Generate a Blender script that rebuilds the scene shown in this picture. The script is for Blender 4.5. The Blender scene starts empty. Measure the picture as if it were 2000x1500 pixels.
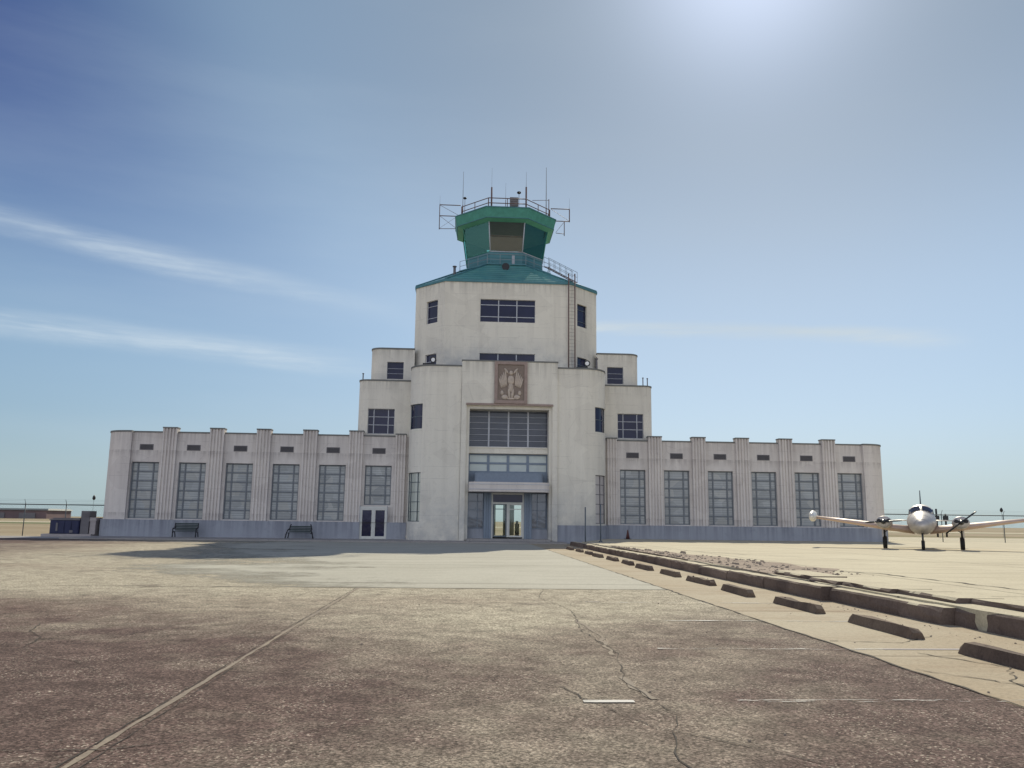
import bpy, math, random
from mathutils import Vector, Matrix
random.seed(7)
PI=math.pi; R=math.radians
sc=bpy.context.scene; COL=sc.collection

# ------------------------------------------------------------ helpers
class MB:
    """collects faces in world coordinates, then links them as one mesh object"""
    def __init__(s): s.v=[]; s.f=[]; s.sm=[]
    def quad(s,*p,smooth=False):
        n=len(s.v); s.v+= [Vector(q) for q in p]; s.f.append(tuple(range(n,n+len(p)))); s.sm.append(smooth)
    def box(s,x0,x1,y0,y1,z0,z1):
        n=len(s.v)
        s.v+=[Vector((x,y,z)) for z in (z0,z1) for y in (y0,y1) for x in (x0,x1)]
        for f in ((0,2,3,1),(4,5,7,6),(0,1,5,4),(2,6,7,3),(0,4,6,2),(1,3,7,5)):
            s.f.append(tuple(n+i for i in f)); s.sm.append(False)
    def hexa(s,b,t):
        """b, t: lists of equally many points, closed side walls, top and bottom"""
        n=len(s.v); k=len(b); s.v+=[Vector(q) for q in b]+[Vector(q) for q in t]
        s.f.append(tuple(n+i for i in reversed(range(k)))); s.f.append(tuple(n+k+i for i in range(k))); s.sm+=[False]*2
        for i in range(k):
            j=(i+1)%k; s.f.append((n+i,n+j,n+k+j,n+k+i)); s.sm.append(False)
    def prism(s,poly,z0,z1):
        s.hexa([(x,y,z0) for x,y in poly],[(x,y,z1) for x,y in poly])
    def tube(s,a,b,r,n=6,r2=None):
        a=Vector(a);b=Vector(b); d=(b-a)
        if d.length<1e-6: return
        d.normalize(); u=d.orthogonal().normalized(); w=d.cross(u); r2=r if r2 is None else r2
        k=len(s.v)
        for p,q in ((a,r),(b,r2)):
            for i in range(n):
                t=2*PI*i/n; s.v.append(p+u*math.cos(t)*q+w*math.sin(t)*q)
        for i in range(n):
            j=(i+1)%n; s.f.append((k+i,k+j,k+n+j,k+n+i)); s.sm.append(n>5)
        s.f.append(tuple(k+i for i in reversed(range(n)))); s.f.append(tuple(k+n+i for i in range(n))); s.sm+=[False]*2
    def poly(s,pts,r,n=6):
        for a,b in zip(pts,pts[1:]): s.tube(a,b,r,n)
    def loft(s,rings,smooth=True,cap=True):
        k=len(s.v); n=len(rings[0])
        for rg in rings: s.v+=[Vector(p) for p in rg]
        for a in range(len(rings)-1):
            for i in range(n):
                j=(i+1)%n; s.f.append((k+a*n+i,k+a*n+j,k+(a+1)*n+j,k+(a+1)*n+i)); s.sm.append(smooth)
        if cap:
            s.f.append(tuple(k+i for i in reversed(range(n)))); s.f.append(tuple(k+(len(rings)-1)*n+i for i in range(n))); s.sm+=[False]*2
    def build(s,name,mat,parent=None,bevel=0):
        me=bpy.data.meshes.new(name); o=bpy.data.objects.new(name,me); COL.objects.link(o)
        org=Vector((0,0,0)); p=parent
        while p is not None: org+=p.location; p=p.parent
        if parent is None and s.v:
            xs=[v.x for v in s.v]; ys=[v.y for v in s.v]; zs=[v.z for v in s.v]
            org=Vector(((min(xs)+max(xs))/2,(min(ys)+max(ys))/2,min(zs))); o.location=org
        me.from_pydata([tuple(v-org) for v in s.v],[],s.f)
        me.polygons.foreach_set('use_smooth',s.sm); me.update()
        if mat: me.materials.append(mat)
        if parent: o.parent=parent
        if bevel:
            m=o.modifiers.new('b','BEVEL'); m.width=bevel; m.segments=2; m.limit_method='ANGLE'
        return o
def tag(o,label=None,cat=None,group=None,kind=None):
    for k,v in (('label',label),('category',cat),('group',group),('kind',kind)):
        if v: o[k]=v
    return o
def empty(name,loc,label,cat,group=None):
    o=bpy.data.objects.new(name,None); COL.objects.link(o); o.location=loc; return tag(o,label,cat,group)
def copy_tree(o,parent=None):
    c=o.copy(); COL.objects.link(c)
    if parent: c.parent=parent
    for ch in [x for x in bpy.data.objects if x.parent==o]: copy_tree(ch,c)
    return c

# ------------------------------------------------------------ materials
class N:
    def __init__(s,name):
        s.m=bpy.data.materials.new(name); s.m.use_nodes=True; s.t=s.m.node_tree; s.b=s.t.nodes['Principled BSDF']; s.out=s.t.nodes['Material Output']
        g=s.t.nodes.new('ShaderNodeNewGeometry'); s.pos=g.outputs['Position']
    def nd(s,typ,**k):
        n=s.t.nodes.new(typ)
        for a,v in k.items(): setattr(n,a,v)
        return n
    def link(s,a,b): s.t.links.new(a,b)
    def scale(s,v,src=None):
        n=s.nd('ShaderNodeVectorMath',operation='MULTIPLY'); s.link(src or s.pos,n.inputs[0]); n.inputs[1].default_value=v; return n.outputs[0]
    def noise(s,scale,detail=4,rough=.55,vec=None,dist=0):
        n=s.nd('ShaderNodeTexNoise'); s.link(vec or s.pos,n.inputs['Vector']); n.inputs['Scale'].default_value=scale
        n.inputs['Detail'].default_value=detail; n.inputs['Roughness'].default_value=rough; n.inputs['Distortion'].default_value=dist
        return n.outputs['Fac']
    def voro(s,scale,out='Distance',feat='F1',vec=None):
        n=s.nd('ShaderNodeTexVoronoi',feature=feat); s.link(vec or s.pos,n.inputs['Vector']); n.inputs['Scale'].default_value=scale; return n.outputs[out]
    def ramp(s,fac,stops):
        n=s.nd('ShaderNodeValToRGB'); s.link(fac,n.inputs[0]); e=n.color_ramp.elements
        while len(e)<len(stops): e.new(.5)
        for el,(p,c) in zip(e,stops): el.position=p; el.color=(c,c,c,1) if isinstance(c,(int,float)) else (*c,1)
        return n.outputs[0]
    def mix(s,fac,a,b,mode='MIX'):
        n=s.nd('ShaderNodeMix',data_type='RGBA',blend_type=mode)
        for i,v in ((0,fac),(6,a),(7,b)):
            if isinstance(v,(int,float)): n.inputs[i].default_value=v if i==0 else (v,v,v,1)
            elif isinstance(v,tuple): n.inputs[i].default_value=(*v,1)
            else: s.link(v,n.inputs[i])
        return n.outputs[2]
    def math(s,op,a,b=0.,clamp=False):
        n=s.nd('ShaderNodeMath',operation=op,use_clamp=clamp)
        for i,v in ((0,a),(1,b)):
            if isinstance(v,(int,float)): n.inputs[i].default_value=v
            else: s.link(v,n.inputs[i])
        return n.outputs[0]
    def sep(s):
        n=s.nd('ShaderNodeSeparateXYZ'); s.link(s.pos,n.inputs[0]); return n.outputs
    def bump(s,h,strength=.3,dist=.02):
        n=s.nd('ShaderNodeBump'); s.link(h,n.inputs['Height']); n.inputs['Strength'].default_value=strength; n.inputs['Distance'].default_value=dist
        s.link(n.outputs[0],s.b.inputs['Normal'])
    def col(s,c):
        if isinstance(c,tuple): s.b.inputs['Base Color'].default_value=(*c,1)
        else: s.link(c,s.b.inputs['Base Color'])
    def set(s,rough=.8,metal=0.,spec=.3):
        s.b.inputs['Roughness'].default_value=rough; s.b.inputs['Metallic'].default_value=metal; s.b.inputs['Specular IOR Level'].default_value=spec; return s

def stucco(name,base,stain,amount=.55,seams=True,ledges=(),foot=None):
    n=N(name)
    big=n.ramp(n.noise(.35,5),[(.35,0.),(.7,1.)])
    streak=n.ramp(n.noise(1.0,6,.6,n.scale((1.6,1.6,.12))),[(.45,0.),(.72,1.)])
    c=n.mix(n.math('MULTIPLY',big,.25),base,tuple(x*.82 for x in base))
    c=n.mix(n.math('MULTIPLY',streak,amount*.65),c,stain)
    blot=n.ramp(n.noise(2.3,6,.65),[(.56,0.),(.72,1.)])
    c=n.mix(n.math('MULTIPLY',blot,.3*amount/.55),c,stain)
    zz=n.sep()[2]
    runs=n.ramp(n.noise(1.,5,.7,n.scale((3.2,3.2,.10))),[(.44,0.),(.60,1.)])
    for L,dep in ledges:   # rain runs and soot under the ledges
        d=n.math('SUBTRACT',L,zz); mk=n.math('MULTIPLY',n.math('GREATER_THAN',d,0.),n.math('SUBTRACT',1.,n.math('DIVIDE',d,dep),True))
        c=n.mix(n.math('MULTIPLY',n.math('MULTIPLY',mk,n.math('ADD',runs,.18)),.42),c,tuple(x*.78 for x in stain))
    if foot:   # grey blotches, denser towards the foot of the wall, with a ragged upper edge
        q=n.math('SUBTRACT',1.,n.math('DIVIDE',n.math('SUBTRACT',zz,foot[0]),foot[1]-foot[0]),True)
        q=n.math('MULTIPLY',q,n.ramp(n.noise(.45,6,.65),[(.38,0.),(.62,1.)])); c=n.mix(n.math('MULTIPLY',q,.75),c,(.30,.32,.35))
    patch=n.voro(.42,'Color',vec=n.scale((1.,1.,1.5))); ps=n.nd('ShaderNodeSeparateColor'); n.link(patch,ps.inputs[0])
    c=n.mix(n.math('MULTIPLY',n.math('GREATER_THAN',ps.outputs[0],.80),.16),c,tuple(min(1,x*1.15) for x in stain))
    crk=n.ramp(n.voro(.8,'Distance','DISTANCE_TO_EDGE',n.scale((1.,1.,.7))),[(.0,1.),(.010,0.)])
    c=n.mix(n.math('MULTIPLY',n.math('MULTIPLY',crk,big),.35),c,tuple(x*.6 for x in stain))
    fine=n.noise(28,4,.6)
    c=n.mix(.10,c,n.ramp(fine,[(.3,.25),(.7,.95)]),'MULTIPLY')
    h=fine
    if seams:
        z=n.sep()[2]; w=n.math('FRACT',n.math('DIVIDE',z,.97)); line=n.math('LESS_THAN',w,.035)
        br=n.ramp(n.noise(.9,3),[(.45,0.),(.6,1.)])
        c=n.mix(n.math('MULTIPLY',n.math('MULTIPLY',line,br),.30),c,tuple(x*.7 for x in stain))
    n.col(c); n.bump(h,.25,.02); n.set(.85,0,.2); return n.m
def plain(name,c,rough=.6,metal=0.,spec=.4,var=.25,sc_=6.):
    n=N(name); f=n.ramp(n.noise(sc_,5,.6),[(.3,0.),(.75,1.)])
    n.col(n.mix(n.math('MULTIPLY',f,var),c,tuple(x*.45 for x in c))); n.set(rough,metal,spec); return n.m
M={}
M['stucco']=stucco('cream_stucco',(.82,.78,.685),(.45,.42,.37),.42)
M['stucco_tower']=stucco('tower_stucco',(.83,.79,.69),(.45,.42,.37),.42,ledges=((22.45,1.3),),foot=(14.3,17.6))
M['stucco_pier']=stucco('pier_stucco',(.82,.78,.685),(.45,.42,.37),.42,ledges=((14.5,1.5),),foot=(-.1,5.))
M['stucco_second']=stucco('second_storey_stucco',(.80,.76,.67),(.45,.42,.37),.42,ledges=((13.3,1.2),),foot=(8.3,9.6))
M['stucco_third']=stucco('third_storey_stucco',(.80,.76,.67),(.45,.42,.37),.42,ledges=((16.6,1.2),),foot=(13.2,14.6))
M['wing']=stucco('wing_stucco',(.74,.69,.645),(.36,.315,.30),.48,ledges=((8.8,1.9),(6.98,.7),(1.9,.55)))
M['plinth']=stucco('plinth_paint',(.37,.39,.44),(.20,.21,.25),.6,False,((1.36,1.3),))
M['coping']=plain('weathered_coping',(.20,.205,.20),.9,var=.5,sc_=1.5)
M['brown_trim']=plain('terracotta_trim',(.38,.29,.255),.8,var=.5,sc_=3)
M['terracotta']=plain('relief_terracotta',(.58,.49,.41),.8,var=.5,sc_=5)
M['terracotta_dark']=plain('relief_ground',(.27,.215,.18),.85,var=.4,sc_=5)
M['roof']=plain('tar_roof',(.16,.15,.14),.9)
M['frame_dark']=plain('steel_window_frame',(.11,.135,.16),.5,var=.3)
M['frame_wing']=plain('faded_steel_frame',(.185,.205,.23),.6,var=.35)
M['frame_light']=plain('painted_window_frame',(.50,.52,.57),.6,var=.3)
M['frame_white']=plain('door_frame_paint',(.66,.66,.62),.5,var=.2)
M['frame_blue']=plain('blue_grey_paint',(.22,.27,.34),.55,var=.3)
M['green']=plain('green_fascia_paint',(.075,.30,.235),.65,var=.55,sc_=2.2)
M['green_soffit']=plain('green_soffit_paint',(.13,.42,.29),.6,var=.45,sc_=1.5)
M['green_dull']=plain('green_wall_paint',(.08,.23,.27),.6,var=.4,sc_=1.2)
M['rail']=plain('rusty_rail_paint',(.17,.11,.10),.6,var=.4)
M['rail_grey']=plain('galvanised_rail',(.30,.34,.38),.7,.0,var=.3)
M['whip']=plain('whip_fibreglass',(.30,.33,.36),.5,var=.2)
M['black']=plain('black_metal',(.02,.02,.025),.45,var=.3)
M['dark_wood']=plain('dark_green_slats',(.035,.055,.05),.6,var=.4)
M['rubber']=plain('tyre_rubber',(.02,.02,.02),.8)
M['blind']=plain('window_blind',(.30,.24,.19),.8,var=.5,sc_=2)
M['interior']=plain('lobby_plaster',(.36,.33,.28),.8,var=.3,sc_=1)
M['interior_dark']=plain('lobby_dark',(.03,.03,.035),.7,var=.3)
M['lamp_glass']=plain('lamp_lens',(.85,.85,.85),.12,0,.8,var=.05)
M['cone']=plain('cone_plastic',(.10,.035,.03),.6,var=.2)
M['hangar']=plain('far_hangar_metal',(.17,.115,.12),.7,var=.5,sc_=.1)
M['hangar_roof']=plain('far_hangar_roof',(.10,.12,.12),.6,var=.3,sc_=.1)
M['fence']=plain('galvanised_fence',(.12,.14,.15),.5,.4,var=.3)
M['blue_box']=plain('dark_blue_enclosure',(.016,.022,.075),.45,var=.5,sc_=2)
M['box_grey']=plain('grey_enclosure',(.17,.16,.17),.6,var=.4,sc_=2)
M['pale']=plain('pale_concrete_block',(.42,.38,.37),.85,var=.3,sc_=3)
M['prop']=plain('propeller_metal',(.05,.055,.06),.35,.5,var=.2)

def roofmat():
    n=N('green_tile_roof'); z=n.sep()[2]
    w=n.math('FRACT',n.math('DIVIDE',z,.34))
    groove=n.ramp(w,[(0.,.0),(.12,.5),(.5,1.),(1.,.8)])
    c=n.mix(n.ramp(n.noise(1.1,5),[(.35,0.),(.7,1.)]),(.10,.31,.31),(.15,.38,.34))
    c=n.mix(n.math('MULTIPLY',n.ramp(n.noise(.5,5,.6,n.scale((1,1,.3))),[(.5,0.),(.68,1.)]),.5),c,(.06,.19,.21))
    n.col(n.mix(.5,c,groove,'MULTIPLY')); n.bump(groove,.8,.06); n.set(.30,0,.55); return n.m
M['tile']=roofmat()
def glassmat(name,c,var=.5,rough=.08,blinds=0,spec=.9,rows=.765,alt=None,cell=False):
    """window with a dim room or blind behind the glass, glossy like glass"""
    n=N(name)
    f=n.ramp(n.noise(.8,3,.5),[(.35,0.),(.65,1.)])
    col=n.mix(n.math('MULTIPLY',f,var),c,alt or tuple(x*.35 for x in c))
    if blinds:
        z=n.sep()[2]; w=n.math('FRACT',n.math('DIVIDE',z,blinds)); col=n.mix(n.math('MULTIPLY',n.math('LESS_THAN',w,.4),.45),col,tuple(x*.5 for x in c))
    if cell:
        v=n.voro(.9,'Color',vec=n.scale((1.25,1.25,1.25))); q=n.nd('ShaderNodeSeparateColor'); n.link(v,q.inputs[0])
        col=n.mix(n.math('MULTIPLY',q.outputs[0],.55),col,tuple(x*.45 for x in c)); col=n.mix(n.math('MULTIPLY',n.math('GREATER_THAN',q.outputs[1],.72),.35),col,(.42,.41,.37))
    n.col(col); n.set(rough,0,spec)
    n.bump(n.noise(1.2,2),.12,.05)
    return n.m
M['glass_wing']=glassmat('wing_window_glass',(.40,.425,.43),.5,.2,.19,alt=(.24,.26,.29),cell=True)
M['glass_dark']=glassmat('tower_window_glass',(.018,.020,.060),.4,.07,spec=.35)
M['glass_blind']=glassmat('hall_window_glass',(.07,.08,.11),.4,.12,.16,spec=.5)
M['glass_pale']=glassmat('frosted_glass',(.50,.53,.46),.35,.25,alt=(.36,.42,.42))
M['glass_wall']=glassmat('painted_over_glass',(.52,.48,.46),.3,.4,alt=(.42,.39,.38))
M['glass_clere']=glassmat('clerestory_glass',(.50,.56,.53),.4,.2,alt=(.30,.34,.36))
M['glass_shop']=glassmat('entrance_side_glass',(.13,.17,.23),.6,.06,alt=(.045,.055,.085))
def seeglass(name,tint,refl=.12,refl_c=(.8,.95,.9)):
    n=N(name); n.t.nodes.remove(n.b)
    tr=n.nd('ShaderNodeBsdfTransparent'); tr.inputs[0].default_value=(*tint,1)
    gl=n.nd('ShaderNodeBsdfGlossy'); gl.inputs['Roughness'].default_value=.04; gl.inputs[0].default_value=(*refl_c,1)
    fr=n.nd('ShaderNodeFresnel'); fr.inputs[0].default_value=1.5
    a=n.math('ADD',fr.outputs[0],refl,True)
    mx=n.nd('ShaderNodeMixShader'); n.link(a,mx.inputs[0]); n.link(tr.outputs[0],mx.inputs[1]); n.link(gl.outputs[0],mx.inputs[2]); n.link(mx.outputs[0],n.out.inputs[0]); return n.m
M['cab_glass']=seeglass('cab_tinted_glass',(.52,.80,.73),.07,(.30,.72,.64))
M['cab_glass_clear']=seeglass('cab_front_glass',(.80,.78,.72),.0,(.5,.6,.55))
M['door_glass']=seeglass('door_clear_glass',(.85,.88,.86),.02)

def asphalt():
    n=N('worn_aggregate_asphalt'); x,y,z=n.sep()
    big=n.noise(.13,5,.6); mid=n.noise(.75,6,.68)
    # paler surface towards the middle of the lot, darker to the sides and front
    wy=n.math('MINIMUM',n.math('MULTIPLY',n.math('ADD',y,63.6),.085),1.4)
    wx=n.math('MULTIPLY',n.math('ABSOLUTE',n.math('ADD',x,2.6)),-.085)
    w=n.math('ADD',n.math('ADD',wy,n.math('ADD',wx,n.math('ADD',.08,n.math('MULTIPLY',n.math('ADD',y,51.5),.16,True)))),n.math('MULTIPLY',n.math('SUBTRACT',big,.5),1.7))
    w=n.math('ADD',w,n.math('MULTIPLY',n.math('SUBTRACT',mid,.5),1.25))
    c=n.mix(n.ramp(w,[(0.,0.),(.9,1.)]),(.145,.104,.096),(.45,.41,.335))
    red=n.ramp(n.noise(.10,5,.6,n.scale((1,1.6,1))),[(.50,0.),(.68,1.)])
    c=n.mix(n.math('MULTIPLY',red,.35),c,(.21,.145,.125))
    oil=n.ramp(n.noise(.55,5,.55),[(.63,0.),(.70,1.)]); c=n.mix(n.math('MULTIPLY',oil,.40),c,(.085,.065,.06))
    mottle=n.noise(2.6,7,.72); c=n.mix(.8,c,n.ramp(mottle,[(.34,.62),(.5,.95),(.66,1.25)]),'MULTIPLY')
    stones=n.voro(62,'Color'); cs=n.nd('ShaderNodeSeparateColor'); n.link(stones,cs.inputs[0])
    c=n.mix(.75,c,n.ramp(cs.outputs[0],[(0.,.16),(.5,.66),(.9,1.15),(1.,1.25)]),'MULTIPLY')
    lum=n.math('MULTIPLY',n.math('GREATER_THAN',cs.outputs[1],.93),n.ramp(n.noise(1.3,4,.6),[(.42,0.),(.62,1.)]))
    c=n.mix(n.math('MULTIPLY',lum,.55),c,(.60,.54,.46))
    grit=n.noise(26,8,.78)
    c=n.mix(.85,c,n.ramp(grit,[(.36,.30),(.5,.85),(.64,1.5)]),'MULTIPLY')
    n.col(n.mix(1.,c,(1.33,1.30,1.21),'MULTIPLY'))
    h=n.math('ADD',n.math('MULTIPLY',cs.outputs[0],.4),n.math('MULTIPLY',grit,1.3)); n.bump(h,.6,.014); n.set(.95,0,.12); return n.m
M['asphalt']=asphalt()
def concrete(name,a,b,st,joint=0,streaky=True,jx=0,fade=None):
    n=N(name); x,y,z=n.sep()
    c=n.mix(n.ramp(n.noise(.22,5,.6),[(.35,0.),(.7,1.)]),a,b)
    c=n.mix(n.math('MULTIPLY',n.ramp(n.noise(.5,6,.65,n.scale((.35,1.6,1))),[(.5,0.),(.7,1.)]),.6),c,st)
    c=n.mix(n.math('MULTIPLY',n.ramp(n.noise(3.1,6,.7),[(.56,0.),(.72,1.)]),.45),c,st)
    g=n.noise(24,6,.7); c=n.mix(.5,c,n.ramp(g,[(.35,.5),(.6,1.)]),'MULTIPLY')
    if joint:
        for ax,p in ((y,joint),(x,jx or joint))[:1 if jx<0 else 2]:
            w=n.math('FRACT',n.math('DIVIDE',n.math('ADD',ax,n.math('MULTIPLY',n.noise(.7,3),.12)),p)); l=n.math('LESS_THAN',w,.012)
            c=n.mix(n.math('MULTIPLY',l,.65),c,tuple(q*.35 for q in st))
    if fade is not None:   # thin overlay that has worn away raggedly along its left side
        q=n.math('ADD',n.math('SUBTRACT',x,fade),n.math('ADD',n.math('MULTIPLY',n.math('SUBTRACT',n.noise(.16,6,.65),.5),26.),n.math('MULTIPLY',y,.24)))
        q=n.math('ADD',q,n.math('MULTIPLY',n.math('SUBTRACT',n.noise(3.,5,.7),.5),5.)); n.link(n.ramp(n.math('DIVIDE',q,5.),[(0.,0.),(1.,1.)]),n.b.inputs['Alpha'])
    n.col(c); n.bump(g,.4,.015); n.set(.9,0,.2); return n.m
M['conc_lot']=concrete('pale_lot_concrete',(.50,.48,.40),(.44,.42,.345),(.33,.31,.25),9.3,jx=-1,fade=-23.5)
M['conc_strip']=concrete('tan_strip_concrete',(.47,.41,.30),(.40,.32,.215),(.29,.20,.125),5.3)
M['apron']=concrete('apron_concrete',(.60,.54,.39),(.53,.47,.335),(.38,.32,.235),7.6)
M['side']=concrete('sidewalk_concrete',(.40,.38,.36),(.33,.31,.30),(.22,.21,.21),1.5)
M['kerb']=concrete('broken_kerb_shaded',(.24,.18,.145),(.12,.088,.074),(.045,.03,.03))  # dark tone puts shade as well as stain into the kerb faces
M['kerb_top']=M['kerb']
M['stop']=concrete('wheel_stop_concrete',(.20,.15,.11),(.12,.085,.07),(.05,.035,.035))
M['rubble']=concrete('crumbled_asphalt',(.36,.285,.22),(.27,.205,.16),(.13,.095,.08))
M['stone']=plain('rubble_stone',(.36,.29,.22),.95,var=.6,sc_=2)
M['crack']=plain('dirt_filled_crack',(.06,.05,.04),.95,var=.4)
M['seal']=concrete('patched_seam',(.33,.275,.21),(.29,.245,.20),(.19,.15,.125))
def groundmat():
    n=N('dry_airfield_grass'); x,y,z=n.sep()
    c=n.mix(n.ramp(n.noise(.03,5,.6,n.scale((.3,1.2,1))),[(.4,0.),(.62,1.)]),(.33,.26,.165),(.44,.37,.26))
    g=n.ramp(n.noise(.02,4,.5,n.scale((.12,1.0,1))),[(.52,0.),(.62,1.)]); c=n.mix(n.math('MULTIPLY',g,.7),c,(.17,.17,.06))
    c=n.mix(.5,c,n.ramp(n.noise(3,5,.7),[(.35,.5),(.65,1.1)]),'MULTIPLY')
    n.col(c); n.set(.95,0,.1); n.bump(n.noise(5,4),.6,.05); return n.m
M['ground']=groundmat()
M['verge']=plain('green_verge_grass',(.13,.15,.045),.95,var=.5,sc_=.2)
def paintmat(name='worn_white_line',lo=.51):
    n=N(name); 
    base=(.60,.58,.53)
    f=n.math('MULTIPLY',n.noise(4,6,.75,n.scale((.5,3,1))),1.)
    a=n.ramp(f,[(lo,0.),(lo+.07,1.)])
    n.col(base); n.set(.8); n.link(a,n.b.inputs['Alpha']); return n.m
M['line']=paintmat(); M['line_fresh']=paintmat('less_worn_line',.40)
def planemat(name,c,rough,metal):
    n=N(name); f=n.ramp(n.noise(2.5,5),[(.4,0.),(.7,1.)])
    n.col(n.mix(n.math('MULTIPLY',f,.3),c,tuple(q*.6 for q in c))); n.set(rough,metal,.5); return n.m
M['alu']=planemat('bare_aircraft_skin',(.56,.52,.48),.45,.25)
M['wingskin']=planemat('wing_paint_with_bounce',(.66,.49,.39),.5,.05)  # pink of the ground bounce is mixed into the wing colour
M['tank']=planemat('white_tip_tank_paint',(.80,.77,.70),.35,.1)

# ------------------------------------------------------------ walls, windows
def onrm(a,b):
    d=Vector((b[0]-a[0],b[1]-a[1])); d.normalize(); return Vector((d.y,-d.x))
def offset(pts,d,closed=False):
    out=[]; n=len(pts)
    for i,p in enumerate(pts):
        ns=[]
        if i>0 or closed: ns.append(onrm(pts[i-1],p))
        if i<n-1 or closed: ns.append(onrm(p,pts[(i+1)%n]))
        m=sum(ns,Vector((0,0)))/len(ns); m=m/max(m.length_squared,1e-6)
        out.append((p[0]+m.x*d,p[1]+m.y*d))
    return out
def wall(mb,pts,z0,z1,holes=(),depth=.25,closed=False,smooth=False):
    P=list(pts)+([pts[0]] if closed else [])
    zs=sorted({z0,z1}|{z for h in holes for z in h[2:4]}); inn=offset(pts,-depth,closed); I=list(inn)+([inn[0]] if closed else [])
    for i in range(len(P)-1):
        for a,b in zip(zs,zs[1:]):
            if any(h[0]<=i<h[1] and h[2]-1e-6<=a and b<=h[3]+1e-6 for h in holes): continue
            mb.quad((*P[i],a),(*P[i+1],a),(*P[i+1],b),(*P[i],b),smooth=smooth)
    for i0,i1,a,b in holes:
        mb.quad((*P[i0],a),(*I[i0],a),(*I[i0],b),(*P[i0],b)); mb.quad((*I[i1],a),(*P[i1],a),(*P[i1],b),(*I[i1],b))
        for i in range(i0,i1):
            mb.quad((*P[i],b),(*P[i+1],b),(*I[i+1],b),(*I[i],b)); mb.quad((*P[i],a),(*I[i],a),(*I[i+1],a),(*P[i+1],a))
def flat(mb,pts,z): mb.quad(*[(x,y,z) for x,y in pts])
def cope(mb,pts,z,h,out=.05,inn=.4,closed=False):
    A=offset(pts,out,closed); B=offset(pts,-inn,closed); n=len(pts); k=n if closed else n-1
    for i in range(k):
        j=(i+1)%n
        for q in (((*A[i],z),(*A[j],z),(*A[j],z+h),(*A[i],z+h)),((*B[j],z),(*B[i],z),(*B[i],z+h),(*B[j],z+h)),
                  ((*A[i],z+h),(*A[j],z+h),(*B[j],z+h),(*B[i],z+h)),((*A[j],z),(*A[i],z),(*B[i],z),(*B[j],z))): mb.quad(*q)
    if not closed:
        for i in (0,n-1): mb.quad((*A[i],z),(*B[i],z),(*B[i],z+h),(*A[i],z+h))
def obox(mb,p,t,nn,u0,u1,z0,z1,d0,d1):
    """box along wall direction t from p, outward nn: u along, d outward"""
    b=[(p[0]+t.x*u+nn.x*d,p[1]+t.y*u+nn.y*d,z0) for u,d in ((u0,d0),(u1,d0),(u1,d1),(u0,d1))]
    mb.hexa(b,[(x,y,z1) for x,y,_ in b])
def window(parent,p0,p1,z0,z1,cols,rows,pane,frame,inset=.22,fw=.06,mw=.035,name='window',label=None,sub='window_frame',md=.05,rt=.75):
    """pane as part, frame with its bars as sub-part; cols/rows = fractions of bar positions"""
    d=Vector((p1[0]-p0[0],p1[1]-p0[1])); L=d.length; t=d/L; nn=Vector((t.y,-t.x)); p=(p0[0]-nn.x*inset,p0[1]-nn.y*inset)
    m=MB(); obox(m,p,t,nn,0,L,z0,z1,-.02,0); w=m.build(name,pane,parent)
    if label: w['label']=label
    f=MB()
    obox(f,p,t,nn,0,fw,z0,z1,.002,md+.02); obox(f,p,t,nn,L-fw,L,z0,z1,.002,md+.02)
    obox(f,p,t,nn,fw,L-fw,z0,z0+fw,.002,md+.02); obox(f,p,t,nn,fw,L-fw,z1-fw,z1,.002,md+.02)
    for c in cols: obox(f,p,t,nn,c*L-mw,c*L+mw,z0+fw,z1-fw,.002,md+.01)
    xs=[fw]+[c*L for c in cols]+[L-fw]
    for r in rows:
        z=z0+(z1-z0)*r
        for k,(a,b) in enumerate(zip(xs,xs[1:])):
            obox(f,p,t,nn,a+(mw if k else 0),b-(mw if k<len(xs)-2 else 0),z-mw*rt,z+mw*rt,.002,md)
    f.build(sub,frame,w); return w
def seg(a,b,u): return (a[0]+(b[0]-a[0])*u,a[1]+(b[1]-a[1])*u)
def arc(cx,cy,r,a0,a1,n): return [(cx+r*math.cos(R(a0+(a1-a0)*i/n)),cy+r*math.sin(R(a0+(a1-a0)*i/n))) for i in range(n+1)]
def mir(pts,s): return pts if s<0 else [(-x,y) for x,y in reversed(pts)]
def mirh(holes,n,s): return holes if s<0 else [(n-1-h[1],n-1-h[0],h[2],h[3]) for h in holes]

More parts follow.
